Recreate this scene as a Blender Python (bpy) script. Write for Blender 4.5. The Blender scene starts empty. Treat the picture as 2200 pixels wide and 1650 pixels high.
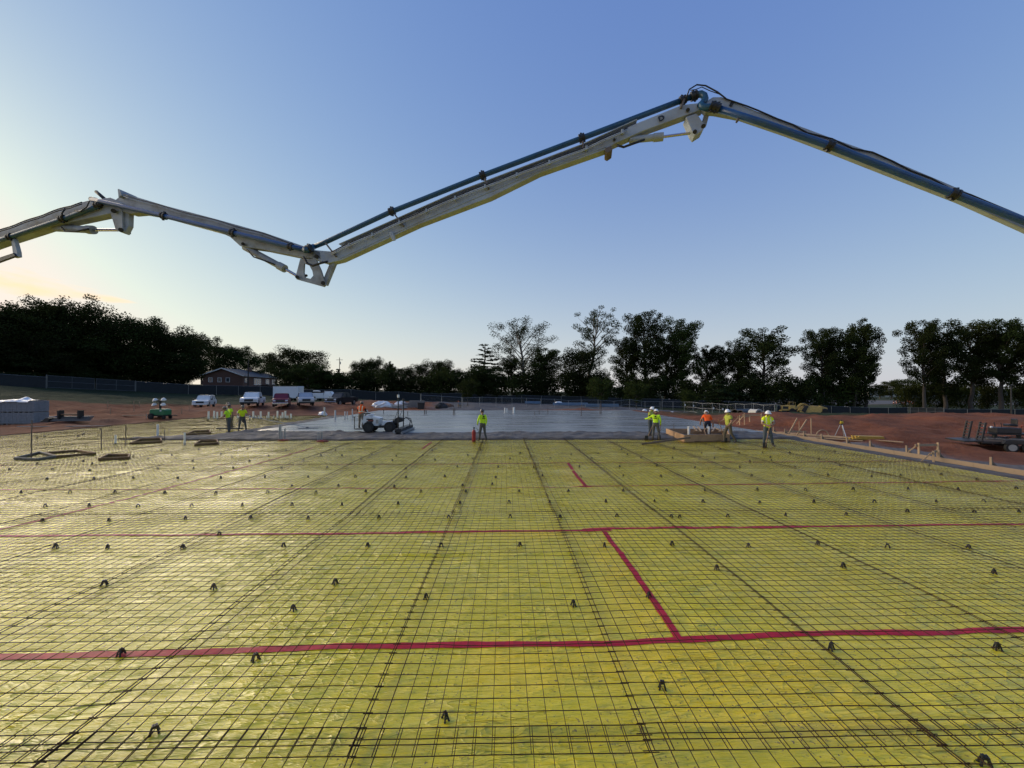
import bpy, bmesh, math, random
import numpy as np
from mathutils import Vector, Matrix
R = math.radians
rnd = random.Random(7)
scene = bpy.context.scene
C = scene.collection
# ---------------------------------------------------------------- camera
F = 850.0; CX, CY = 1100.0, 825.0; CAMH = 2.87
PITCH, YAW = math.atan(13/F), math.atan(17/F)
cam = bpy.data.objects.new('camera', bpy.data.cameras.new('camera')); C.objects.link(cam)
cam.data.sensor_width = 36; cam.data.lens = F/2200*36
cam.data.clip_start = .05; cam.data.clip_end = 6000
cam.location = (0, 0, CAMH); cam.rotation_euler = (math.pi/2+PITCH, 0, -YAW)
scene.camera = cam
# ---------------------------------------------------------------- light
SUN_AZ, SUN_EL = R(-66), R(11)          # azimuth from +Y towards +X
SKYK, GLOW0, EXPO = .40, .80, .8
w = bpy.data.worlds.new('World'); scene.world = w; w.use_nodes = True
def build_world():
    nt = w.node_tree; N = nt.nodes; L = nt.links; N.clear()
    def math_(op, a, b=None, clamp=False):
        n = N.new('ShaderNodeMath'); n.operation = op; n.use_clamp = clamp
        for i, v in enumerate((a, b)):
            if v is None: continue
            if isinstance(v, (int, float)): n.inputs[i].default_value = v
            else: L.new(v, n.inputs[i])
        return n.outputs[0]
    out = N.new('ShaderNodeOutputWorld'); bg = N.new('ShaderNodeBackground'); bg.inputs[1].default_value = .13
    sky = N.new('ShaderNodeTexSky'); sky.sky_type = 'NISHITA'; sky.sun_disc = False
    sky.sun_elevation = SUN_EL; sky.sun_rotation = SUN_AZ; sky.altitude = 200
    sky.air_density = 1.0; sky.dust_density = 1.0; sky.ozone_density = 1.6
    # soft tone response per channel, as the hazy dawn air shows it
    sep = N.new('ShaderNodeSeparateColor'); L.new(sky.outputs[0], sep.inputs[0])
    comb = N.new('ShaderNodeCombineColor')
    for i, (k, g, top, glow) in enumerate(((1.413, .684, .98, 1.1), (1.597, .635, .92, .8), (1.09, .274, .84, .5))):
        v0 = math_('MULTIPLY', sep.outputs[i], .13*SKYK)
        v = math_('POWER', v0, g); v = math_('MULTIPLY', v, k)
        v = math_('MINIMUM', v, top)
        v = math_('ADD', v, math_('MULTIPLY', math_('MAXIMUM', math_('SUBTRACT', v0, GLOW0), 0), glow))   # bright aureole round the low sun
        L.new(v, comb.inputs[i])
    tc = N.new('ShaderNodeTexCoord'); xyz = N.new('ShaderNodeSeparateXYZ'); L.new(tc.outputs['Generated'], xyz.inputs[0])
    z = math_('MAXIMUM', xyz.outputs[2], 0)
    # warm haze low over the horizon, all the way round, stronger towards the sun
    hz = math_('POWER', 2.718, math_('MULTIPLY', z, -5.2))
    dot = N.new('ShaderNodeVectorMath'); dot.operation = 'DOT_PRODUCT'; L.new(tc.outputs['Generated'], dot.inputs[0])
    dot.inputs[1].default_value = (math.sin(SUN_AZ), math.cos(SUN_AZ), 0)
    side = math_('MULTIPLY_ADD', dot.outputs['Value'], .5); side.node.inputs[2].default_value = .5
    mixc = N.new('ShaderNodeMix'); mixc.data_type = 'RGBA'
    mixc.inputs[6].default_value = (.60, .61, .66, 1); mixc.inputs[7].default_value = (1.0, .89, .73, 1)
    L.new(math_('POWER', side, 1.6), mixc.inputs[0])
    m2 = N.new('ShaderNodeMix'); m2.data_type = 'RGBA'
    L.new(math_('MULTIPLY', hz, .85), m2.inputs[0]); L.new(comb.outputs[0], m2.inputs[6]); L.new(mixc.outputs[2], m2.inputs[7])
    # one thin streak of cirrus low in the east
    def dirv(px, py): return Vector(((px-CX)/F, 1, (CY-py)/F)).normalized()
    c0, c1 = dirv(-260, 545), dirv(330, 642)
    e1 = (c1-c0).normalized(); mid = (c0+c1)/2; e2 = e1.cross(mid).normalized()
    def dotn(vec, off):
        d = N.new('ShaderNodeVectorMath'); d.operation = 'DOT_PRODUCT'; L.new(tc.outputs['Generated'], d.inputs[0]); d.inputs[1].default_value = vec
        return math_('SUBTRACT', d.outputs['Value'], off)
    u, v = dotn(e1, mid.dot(e1)), dotn(e2, mid.dot(e2))
    half = (c1-c0).length/2
    nv = N.new('ShaderNodeCombineXYZ'); L.new(math_('MULTIPLY', u, 14), nv.inputs[0]); L.new(math_('MULTIPLY', v, 60), nv.inputs[1])
    nz = N.new('ShaderNodeTexNoise'); nz.inputs['Scale'].default_value = 1.0; nz.inputs['Detail'].default_value = 7; nz.inputs['Distortion'].default_value = .4
    L.new(nv.outputs[0], nz.inputs[0])
    wid = math_('MULTIPLY', math_('SUBTRACT', 1.02, math_('DIVIDE', u, half)), .022)
    prof = math_('SUBTRACT', 1, math_('DIVIDE', math_('ABSOLUTE', v), math_('MAXIMUM', wid, .0005)))
    endf = math_('SUBTRACT', 1, math_('POWER', math_('ABSOLUTE', math_('DIVIDE', u, half)), 6), True)
    cm = math_('ADD', math_('MULTIPLY', prof, 1.2), math_('MULTIPLY', math_('SUBTRACT', nz.outputs[0], .52), 4.0))
    cm = math_('MULTIPLY', math_('MULTIPLY', cm, .8, True), endf)
    m3 = N.new('ShaderNodeMix'); m3.data_type = 'RGBA'
    L.new(math_('MULTIPLY', cm, .9), m3.inputs[0]); L.new(m2.outputs[2], m3.inputs[6]); m3.inputs[7].default_value = (1.2, .89, .56, 1)
    sc = N.new('ShaderNodeVectorMath'); sc.operation = 'SCALE'; L.new(m3.outputs[2], sc.inputs[0]); sc.inputs[3].default_value = 2**-EXPO/.13
    L.new(sc.outputs[0], bg.inputs[0]); L.new(bg.outputs[0], out.inputs[0])
build_world()
sun = bpy.data.objects.new('sun', bpy.data.lights.new('sun', 'SUN')); C.objects.link(sun)
sun.data.energy = 2.9; sun.data.angle = R(70); sun.data.color = (1, .82, .58)
sd = Vector((math.sin(SUN_AZ)*math.cos(SUN_EL), math.cos(SUN_AZ)*math.cos(SUN_EL), math.sin(SUN_EL)))
sun.rotation_euler = (-sd).to_track_quat('-Z', 'Y').to_euler()
scene.view_settings.view_transform = 'Standard'; scene.view_settings.look = 'None'
scene.view_settings.exposure = EXPO; scene.view_settings.gamma = 1
# ---------------------------------------------------------------- helpers
RM = cam.rotation_euler.to_matrix()
CAM = Vector((0, 0, CAMH))
def ray(px, py): return (RM @ Vector(((px-CX)/F, (CY-py)/F, -1)))
def gp(px, py, z=0.0):
    d = ray(px, py); return CAM + d*((z-CAMH)/d.z)
def dp(px, py, Y):
    d = ray(px, py); return CAM + d*(Y/d.y)

def vnoise(x, y, seed=0):
    x = np.asarray(x, float); y = np.asarray(y, float)
    xi = np.floor(x).astype(np.int64); yi = np.floor(y).astype(np.int64)
    fx = x-xi; fy = y-yi; fx = fx*fx*(3-2*fx); fy = fy*fy*(3-2*fy)
    def h(a, b):
        n = (a*374761393 + b*668265263 + seed*974634777) & 0xffffffff
        n = ((n ^ (n >> 13))*1274126177) & 0xffffffff
        return ((n ^ (n >> 16)) & 0xffff)/65535.0
    return (h(xi, yi)*(1-fx)+h(xi+1, yi)*fx)*(1-fy)+(h(xi, yi+1)*(1-fx)+h(xi+1, yi+1)*fx)*fy
def fbm(x, y, oct=4, seed=0):
    v = 0; a = .5
    for i in range(oct):
        v = v + a*(vnoise(x, y, seed+i)-.5); x = np.asarray(x)*2.03; y = np.asarray(y)*2.03; a *= .5
    return v
def sstep(a, b, x): t = np.clip((x-a)/(b-a), 0, 1); return t*t*(3-2*t)

# materials
MATS = {}
def mat(name, col, rough=.6, metal=0.0, var=.12, vscale=6.0, bump=0.0, bscale=30.0, spec=.5, dirt=None, dirt_amt=.0, dscale=2.0):
    if name in MATS: return MATS[name]
    m = bpy.data.materials.new(name); m.use_nodes = True; MATS[name] = m
    nt = m.node_tree; N = nt.nodes; L = nt.links; b = N['Principled BSDF']
    b.inputs['Roughness'].default_value = rough; b.inputs['Metallic'].default_value = metal
    b.inputs['Specular IOR Level'].default_value = spec
    tc = N.new('ShaderNodeTexCoord')
    nz = N.new('ShaderNodeTexNoise'); nz.inputs['Scale'].default_value = vscale; nz.inputs['Detail'].default_value = 6; nz.inputs['Roughness'].default_value = .65
    L.new(tc.outputs['Object'], nz.inputs[0])
    r = N.new('ShaderNodeMapRange'); r.inputs[1].default_value = .3; r.inputs[2].default_value = .7
    r.inputs[3].default_value = 1-var; r.inputs[4].default_value = 1+var; L.new(nz.outputs[0], r.inputs[0])
    sc = N.new('ShaderNodeVectorMath'); sc.operation = 'SCALE'; sc.inputs[0].default_value = col[:3]; L.new(r.outputs[0], sc.inputs[3])
    outc = sc.outputs[0]
    if dirt is not None:
        n2 = N.new('ShaderNodeTexNoise'); n2.inputs['Scale'].default_value = dscale; n2.inputs['Detail'].default_value = 8; n2.inputs['Roughness'].default_value = .7
        L.new(tc.outputs['Object'], n2.inputs[0])
        r2 = N.new('ShaderNodeMapRange'); r2.inputs[1].default_value = .48; r2.inputs[2].default_value = .68; r2.inputs[4].default_value = dirt_amt; L.new(n2.outputs[0], r2.inputs[0])
        mx = N.new('ShaderNodeMix'); mx.data_type = 'RGBA'; L.new(r2.outputs[0], mx.inputs[0]); L.new(outc, mx.inputs[6]); mx.inputs[7].default_value = (*dirt, 1)
        outc = mx.outputs[2]
    L.new(outc, b.inputs['Base Color'])
    if bump:
        n3 = N.new('ShaderNodeTexNoise'); n3.inputs['Scale'].default_value = bscale; n3.inputs['Detail'].default_value = 5; L.new(tc.outputs['Object'], n3.inputs[0])
        bp = N.new('ShaderNodeBump'); bp.inputs['Strength'].default_value = bump; bp.inputs['Distance'].default_value = .02
        L.new(n3.outputs[0], bp.inputs['Height']); L.new(bp.outputs[0], b.inputs['Normal'])
    return m

class MB:
    def __init__(s): s.v = []; s.f = []; s.mi = []; s.k = 0
    def add(s, vs, fs):
        o = len(s.v); s.v.extend([tuple(p) for p in vs]); s.f.extend([tuple(i+o for i in f) for f in fs]); s.mi.extend([s.k]*len(fs)); return s
    def mat(s, k): s.k = k; return s
    def box(s, c, d, rot=None, taper=(1, 1), top_shift=(0, 0)):
        x, y, z = d[0]/2, d[1]/2, d[2]/2; c = Vector(c); vs = []
        for k in (-1, 1):
            tx, ty = taper if k > 0 else (1, 1); ox, oy = top_shift if k > 0 else (0, 0)
            for (a, b) in ((-1, -1), (1, -1), (1, 1), (-1, 1)):
                p = Vector((a*x*tx+ox, b*y*ty+oy, k*z))
                if rot is not None: p = rot @ p
                vs.append(c+p)
        return s.add(vs, [(3, 2, 1, 0), (4, 5, 6, 7), (0, 1, 5, 4), (1, 2, 6, 5), (2, 3, 7, 6), (3, 0, 4, 7)])
    def bar(s, a, b, w, h, up=(0, 0, 1)):
        a = Vector(a); b = Vector(b); d = (b-a); L = d.length; d.normalize(); up = Vector(up)
        if abs(d.dot(up)) > .98: up = Vector((0, 1, 0))
        sx = d.cross(up).normalized(); sz = sx.cross(d)
        vs = [p+sx*i*w/2+sz*j*h/2 for p in (a, b) for i, j in ((-1, -1), (1, -1), (1, 1), (-1, 1))]
        return s.add(vs, [(0, 1, 2, 3), (7, 6, 5, 4), (0, 4, 5, 1), (1, 5, 6, 2), (2, 6, 7, 3), (3, 7, 4, 0)])
    def tube(s, pts, r, n=8, caps=True, closed=False):
        pts = [Vector(p) for p in pts]; m = len(pts); rs = r if isinstance(r, (list, tuple)) else [r]*m
        vs = []; prev = None
        for i, p in enumerate(pts):
            if closed: d = pts[(i+1) % m]-pts[i-1]
            else: d = pts[min(i+1, m-1)]-pts[max(i-1, 0)]
            if d.length < 1e-9: d = Vector((0, 0, 1))
            d.normalize()
            if prev is None:
                u = Vector((0, 0, 1)) if abs(d.z) < .9 else Vector((1, 0, 0))
                a = d.cross(u).normalized()
            else: a = (prev-d*prev.dot(d)).normalized()
            prev = a; b = d.cross(a)
            for j in range(n):
                t = 2*math.pi*j/n; vs.append(p+(a*math.cos(t)+b*math.sin(t))*rs[i])
        fs = []
        for i in range(m if closed else m-1):
            k = (i+1) % m
            for j in range(n): fs.append((i*n+j, i*n+(j+1) % n, k*n+(j+1) % n, k*n+j))
        if caps and not closed: fs.append(tuple(range(n))[::-1]); fs.append(tuple((m-1)*n+j for j in range(n)))
        return s.add(vs, fs)
    def cyl(s, a, b, r, n=12): return s.tube([a, b], r, n)
    def prism(s, poly, o, u, v, t):
        o = Vector(o); u = Vector(u); v = Vector(v); t = Vector(t); n = len(poly)
        vs = [o+u*a+v*b-t/2 for a, b in poly]+[o+u*a+v*b+t/2 for a, b in poly]
        fs = [tuple(range(n))[::-1], tuple(range(n, 2*n))]+[(i, (i+1) % n, n+(i+1) % n, n+i) for i in range(n)]
        return s.add(vs, fs)
    def lathe(s, prof, o=(0, 0, 0), axis=(0, 0, 1), n=16, caps=True):
        ax = Vector(axis).normalized(); q = Vector((0, 0, 1)).rotation_difference(ax).to_matrix(); o = Vector(o); vs = []
        for r, z in prof:
            for j in range(n):
                t = 2*math.pi*j/n; vs.append(o+q @ Vector((r*math.cos(t), r*math.sin(t), z)))
        fs = [(i*n+j, i*n+(j+1) % n, (i+1)*n+(j+1) % n, (i+1)*n+j) for i in range(len(prof)-1) for j in range(n)]
        if caps: fs.append(tuple(range(n))[::-1]); fs.append(tuple((len(prof)-1)*n+j for j in range(n)))
        return s.add(vs, fs)
    def ell(s, c, r, nu=12, nv=8, jit=0, rg=None, rot=None):
        c = Vector(c); vs = []; r = r if isinstance(r, (tuple, list)) else (r, r, r)
        for i in range(nv+1):
            ph = math.pi*i/nv
            for j in range(nu):
                t = 2*math.pi*j/nu; k = 1+(rg.uniform(-jit, jit) if jit else 0)
                p = Vector((math.sin(ph)*math.cos(t)*r[0]*k, math.sin(ph)*math.sin(t)*r[1]*k, -math.cos(ph)*r[2]*k))
                vs.append(c+(rot @ p if rot is not None else p))
        return s.add(vs, [(i*nu+j, i*nu+(j+1) % nu, (i+1)*nu+(j+1) % nu, (i+1)*nu+j) for i in range(nv) for j in range(nu)])
    def build(s, name, m, parent=None, smooth=False, bevel=0.0, label=None, cat=None, group=None, kind=None, loc=None, rz=0, seg=1):
        me = bpy.data.meshes.new(name); me.from_pydata(s.v, [], s.f)
        ms = m if isinstance(m, (list, tuple)) else [m]
        for x in ms: me.materials.append(x)
        if len(ms) > 1: me.polygons.foreach_set('material_index', s.mi)
        if bevel:
            bm = bmesh.new(); bm.from_mesh(me); bmesh.ops.recalc_face_normals(bm, faces=bm.faces)
            bmesh.ops.bevel(bm, geom=[e for e in bm.edges if len(e.link_faces) == 2 and e.calc_face_angle(0) > .5], offset=bevel, segments=seg, affect='EDGES', clamp_overlap=True)
            bm.to_mesh(me); bm.free()
        if smooth: me.polygons.foreach_set('use_smooth', [True]*len(me.polygons))
        me.update()
        return link(name, me, parent, label, cat, group, kind, loc, rz)
def link(name, me, parent=None, label=None, cat=None, group=None, kind=None, loc=None, rz=0):
    o = bpy.data.objects.new(name, me); C.objects.link(o)
    if parent is not None: o.parent = parent
    if loc is not None: o.location = loc
    if rz: o.rotation_euler = (0, 0, rz)
    if label: o['label'] = label
    if cat: o['category'] = cat
    if group: o['group'] = group
    if kind: o['kind'] = kind
    return o
def thing(name, label, cat, loc=(0, 0, 0), rz=0, group=None):
    o = bpy.data.objects.new(name, None); C.objects.link(o); o.empty_display_size = .2
    o.location = loc; o.rotation_euler = (0, 0, rz); o['label'] = label; o['category'] = cat
    if group: o['group'] = group
    return o
def kids(o): return [c for c in bpy.data.objects if c.parent == o]
def dup(o, loc, rz=0, label=None, scale=None, group=None):
    r = o.copy(); C.objects.link(r); r.location = loc; r.rotation_euler = (0, 0, rz)
    if label: r['label'] = label
    if group: r['group'] = group
    if scale is not None: r.scale = scale if hasattr(scale, '__len__') else (scale,)*3
    for ch in o.children:
        c = ch.copy(); C.objects.link(c); c.parent = r
        for g in ch.children: d = g.copy(); C.objects.link(d); d.parent = c
    return r
def grid_mesh(name, xs, ys, zf, m, **kw):
    X, Y = np.meshgrid(xs, ys); Z = zf(X, Y)
    V = np.stack([X, Y, Z], -1).reshape(-1, 3); nx, ny = len(xs), len(ys)
    idx = np.arange(nx*ny).reshape(ny, nx)
    Fc = np.stack([idx[:-1, :-1], idx[:-1, 1:], idx[1:, 1:], idx[1:, :-1]], -1).reshape(-1, 4)
    me = np_mesh(name, V, Fc); me.materials.append(m)
    me.polygons.foreach_set('use_smooth', [True]*len(me.polygons))
    return link(name, me, **kw)
def np_mesh(name, V, Fc):
    me = bpy.data.meshes.new(name); k = Fc.shape[1]
    me.vertices.add(len(V)); me.vertices.foreach_set('co', np.ascontiguousarray(V, dtype=np.float32).ravel())
    me.loops.add(Fc.size); me.loops.foreach_set('vertex_index', np.ascontiguousarray(Fc, dtype=np.int32).ravel())
    me.polygons.add(len(Fc)); me.polygons.foreach_set('loop_start', np.arange(0, Fc.size, k, dtype=np.int32))
    me.polygons.foreach_set('loop_total', np.full(len(Fc), k, dtype=np.int32))
    me.update(calc_edges=True); return me

# ---------------------------------------------------------------- terrain
PX0, PX1, PY1 = -31.6, 17.5, 54.0                 # edges of the building pad
ctl = []
for px, py, D in [(0,828,68),(100,834,72),(200,840,80),(300,841,88),(0,848,58),(120,849,60),(380,845,94),(450,847,97),(550,850,97),(700,857,97),(800,858,104),(904,861,112),(1100,867,112),(1300,872,112),
    (1450,877,110),(1600,883,106),(1750,888,104),(1950,892,100),(2150,893,95),(0,870,46),(150,872,50),(0,905,38),(200,895,42),(300,880,55),(300,852,80),(420,858,82),(440,875,61),(543,876,58),
    (606,876,58),(656,876,58),(620,861,86),(705,862,86),(732,869,70),(830,876,66),(1000,878,66),(1200,880,75),(1100,872,92),(1300,876,92),(1400,882,80),(1500,886,82),(1725,889,100),
    (2130,968,20.7),(2200,995,17),(1900,946,23),(1750,937,25.5),(2000,893,43),(2170,897,42),(2060,935,27),(1900,925,29),(2200,945,25),
    (1800,889,72),(2000,892,72),(2200,893,70),(1930,863,210),(2150,868,200),(1640,900,55),(1520,893,60)]:
    ctl.append(tuple(dp(px, py, D)))
for Y in (-20, 0, 8, 16, 24, 32, 40, 48): ctl += [(PX1+1.5, Y, -.12), (PX0-1.5, Y, -.05)]
for X in (-28, -16, -4, 8, 17): ctl += [(X, PY1+2, -.05)]
for p in [(-90,0,.6),(-70,20,.3),(60,0,-.3),(45,15,-.3),(-120,60,4),(-160,120,5),(-90,130,4),(-40,140,1),(20,150,-2),(80,160,-3),(150,100,-3),(150,40,-1),(100,20,-.6),(-200,0,2),(200,0,-2),(0,-60,-.2),(-100,-80,.5),(100,-80,-.5),
          (-400,400,6),(-150,400,3),(0,500,-2),(200,450,-4),(450,400,-4),(-500,-100,3),(500,-100,-3),(0,-300,0)]: ctl.append(p)
ctl = np.array(ctl)
def _k(r2): return np.where(r2 > 1e-9, r2*np.log(np.maximum(r2, 1e-9)), 0)*.5
_P = ctl[:, :2]/100; _n = len(ctl)
_A = np.zeros((_n+3, _n+3)); _A[:_n, :_n] = _k(((_P[:, None]-_P[None])**2).sum(-1))+np.eye(_n)*4e-4
_A[:_n, _n:] = np.c_[np.ones(_n), _P]; _A[_n:, :_n] = _A[:_n, _n:].T
_W = np.linalg.solve(_A, np.r_[ctl[:, 2], 0, 0, 0])
def H0(X, Y):
    X = np.asarray(X, float); Y = np.asarray(Y, float); sh = X.shape; q = np.c_[X.ravel(), Y.ravel()]/100
    out = np.empty(len(q))
    for i in range(0, len(q), 20000):
        b = q[i:i+20000]; out[i:i+20000] = _k(((b[:, None]-_P[None])**2).sum(-1)) @ _W[:_n]+_W[_n]+b @ _W[_n+1:]
    return out.reshape(sh)
def pad_dist(X, Y):                                # >0 outside the pad
    dx = np.maximum(PX0-X, X-PX1); dy = Y-PY1
    return np.maximum(dx, dy)
def H(X, Y):
    X = np.asarray(X, float); Y = np.asarray(Y, float)
    z = H0(X, Y); d = pad_dist(X, Y); far = np.clip(d/3, 0, 1)
    near = np.exp(-np.maximum(np.hypot(X, Y-30)-70, 0)/60)
    z = z+far*near*(.7*fbm(X/7, Y/7, 3, 5)+.85*fbm(X/2.3, Y/1.5, 4, 9))+far*(1-near)*1.2*fbm(X/25, Y/25, 3, 2)
    cr = 37+1.2*np.sin(X/5)+1.5*fbm(X/8, X*0, 2, 88); dyc = Y-cr                      # graded clay berm on the right
    berm = sstep(20.5, 27, X+.25*(Y-36)+2*fbm(X/3, Y/3, 2, 89))*np.where(dyc < 0, np.exp(-(dyc/3.4)**2), np.exp(-(dyc/16)**2))*(1-sstep(60, 90, X))
    z = z+berm*(1-.55*sstep(31, 40, X))*(.44+.35*fbm(X/3.3, Y/3.3, 3, 91))
    t = sstep(-.9, .5, d)
    return np.where(d > .6, z, (1-t)*(-.32)+t*np.minimum(z, .05))
def Hs(x, y): return float(H(np.array([x]), np.array([y]))[0])
def onground(px, py, y0=8, y1=400):
    d = ray(px, py); Y = np.linspace(y0, y1, 1600); P = np.array(CAM)[None]+np.array(d)[None]*(Y/d.y)[:, None]
    g = P[:, 2]-H(P[:, 0], P[:, 1]); k = np.argmax(g < 0)
    if g[k] >= 0: k = len(Y)-1
    return Vector(P[k])
def at(px, Y, dz=0.0):
    p = dp(px, 838, Y); return Vector((p.x, p.y, Hs(p.x, p.y)+dz))
def axis(a, b, fine0, fine1, step, grow=1.12):
    v = list(np.arange(fine0, fine1+1e-6, step)); s = step
    while v[-1] < b: s *= grow; v.append(v[-1]+s)
    s = step; lo = []; x = fine0
    while x > a: s *= grow; x -= s; lo.append(x)
    return np.array(lo[::-1]+v)

def ground_material():
    m = bpy.data.materials.new('red clay and grass'); m.use_nodes = True; nt = m.node_tree; N = nt.nodes; L = nt.links; b = N['Principled BSDF']
    geo = N.new('ShaderNodeNewGeometry')
    def noise(s, d=8, r=.65):
        n = N.new('ShaderNodeTexNoise'); n.inputs['Scale'].default_value = s; n.inputs['Detail'].default_value = d; n.inputs['Roughness'].default_value = r
        L.new(geo.outputs['Position'], n.inputs[0]); return n.outputs[0]
    def ramp(fac, stops):
        r = N.new('ShaderNodeValToRGB'); L.new(fac, r.inputs[0]); e = r.color_ramp.elements
        while len(e) < len(stops): e.new(.5)
        for i, (p, c) in enumerate(stops): e[i].position = p; e[i].color = (*c, 1)
        return r.outputs[0]
    clay = ramp(noise(.35, 10, .7), [(.3, (.095, .030, .013)), (.5, (.175, .056, .024)), (.72, (.26, .092, .042))])
    pale = ramp(noise(1.7, 8, .75), [(.45, (0, 0, 0)), (.75, (1, 1, 1))])
    mx = N.new('ShaderNodeMix'); mx.data_type = 'RGBA'; mx.inputs[7].default_value = (.26, .12, .062, 1)
    f = N.new('ShaderNodeMath'); f.operation = 'MULTIPLY'; f.inputs[1].default_value = .45; L.new(pale, f.inputs[0]); L.new(f.outputs[0], mx.inputs[0]); L.new(clay, mx.inputs[6])
    grass = ramp(noise(2.2, 8, .7), [(.3, (.011, .018, .006)), (.55, (.026, .038, .012)), (.75, (.058, .066, .022))])
    grav = ramp(noise(3.0, 9, .75), [(.3, (.09, .085, .085)), (.7, (.21, .19, .185))])
    asph = ramp(noise(.8, 9, .7), [(.3, (.07, .07, .075)), (.7, (.13, .13, .135))])
    col = mx.outputs[2]
    for nm, c in (('gravel', grav), ('asphalt', asph), ('grass', grass)):
        a = N.new('ShaderNodeAttribute'); a.attribute_name = nm
        k = N.new('ShaderNodeMix'); k.data_type = 'RGBA'; L.new(a.outputs['Fac'], k.inputs[0]); L.new(col, k.inputs[6]); L.new(c, k.inputs[7]); col = k.outputs[2]
    L.new(col, b.inputs['Base Color']); b.inputs['Roughness'].default_value = .9; b.inputs['Specular IOR Level'].default_value = .25
    bp = N.new('ShaderNodeBump'); bp.inputs['Strength'].default_value = 1.0; bp.inputs['Distance'].default_value = .22
    L.new(noise(4.5, 9, .7), bp.inputs['Height']); L.new(bp.outputs[0], b.inputs['Normal'])
    return m
gx = axis(-900, 900, -75, 62, .55); gy = axis(-300, 1500, 6, 70, .55, 1.06)
ground = grid_mesh('ground', gx, gy, H, ground_material(), kind='structure')
def ground_masks():
    X, Y = np.meshgrid(gx, gy); X = X.ravel(); Y = Y.ravel(); n = fbm(X/4, Y/4, 4, 31)*6; n2 = fbm(X/2.2, Y/2.2, 4, 77)
    fy = fence_y(X)
    grass = sstep(-6, -1, Y-fy+n)                                           # around and beyond the fence
    grass = np.maximum(grass, sstep(1, 4, -X-(78-.45*Y)+n*.6+8*sstep(60, 75, Y))*sstep(40, 46, Y)) # bank at far left
    grass = np.maximum(grass, sstep(44, 52, Y+n)*sstep(16, 24, X-.12*(Y-44)))             # low ground on the right
    lot = sstep(56.2, 57.5, Y+n*.15)*sstep(-13, -9, X+.15*(Y-60)+n*.3)*(1-sstep(32, 36, X+n*.3))*(1-sstep(-5, -2, Y-fy))
    grass *= 1-lot
    road = sstep(165, 172, Y)*(1-sstep(255, 262, Y))*sstep(60, 70, X)*(1-sstep(330, 340, X))
    grass *= 1-road
    d = pad_dist(X, Y)
    grav = sstep(-.5, .6, -np.abs(d-1.6)+1.6+n2*3)*(X > 0)*(Y < 26)*sstep(-.25, .15, n2+.12)
    patch = sstep(.06, .2, fbm(X/9, Y/9, 3, 50))*.15
    for nm, v in (('grass', grass), ('asphalt', np.maximum(lot, road)), ('gravel', np.maximum(grav, patch*(1-lot)))):
        a = ground.data.attributes.new(nm, 'FLOAT', 'POINT'); a.data.foreach_set('value', v.astype(np.float32))
_f = np.array([(dp(px, 838, D).x, D) for px, D in [(-400, 76),(0,68),(100,72),(200,80),(300,88),(380,94),(450,97),(700,98),(904,112),(1100,114),(1300,113),(1450,111),(1600,107),(1750,104),(1950,100),(2150,95),(2500,88)]])
def fence_y(X): return np.interp(X, _f[:, 0], _f[:, 1])
ground_masks()
# ---------------------------------------------------------------- vapour barrier, tape, concrete
SX0, SX1 = -31.3, 16.6                             # sheet edges
PITCH0 = 2.32
TAPE_Y = [4.54, 8.06, 11.75, 15.5, 19.3]
def S(X, Y):
    X = np.asarray(X, float); Y = np.asarray(Y, float)
    z = .020*fbm(X/1.3, Y/1.0, 3, 3)+.036*fbm((X*.8+Y*.5)/.55, (Y*.8-X*.4)/.16, 3, 14)*(.35+.9*vnoise(X/1.7, Y/1.4, 8))
    z = z+.020*fbm((X*.9-Y*.5)/.6, (Y*.9+X*.5)/.13, 2, 61)*vnoise(X/1.1, Y/1.5, 18)
    z = z+.030*fbm(X/.9, Y/.11, 3, 73)*sstep(.45, .75, vnoise(X/1.6, Y/.8, 28))
    for k, y0 in enumerate([3.37, 6.93, 10.4, 14.1, 17.9]):          # loose folds where sheets lap
        c = y0+.10*fbm(X/2.4, X*0+k*7.3, 3, 40)*2+.03*fbm(X/.5, X*0+k*3.1, 2, 44)
        a = .026*(.35+1.1*vnoise(X/1.1, X*0+k*9.1, 52)); t = (Y-c)/np.where(Y < c, .014, .035)
        z = z+a*np.exp(-t*t)
    return z
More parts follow.
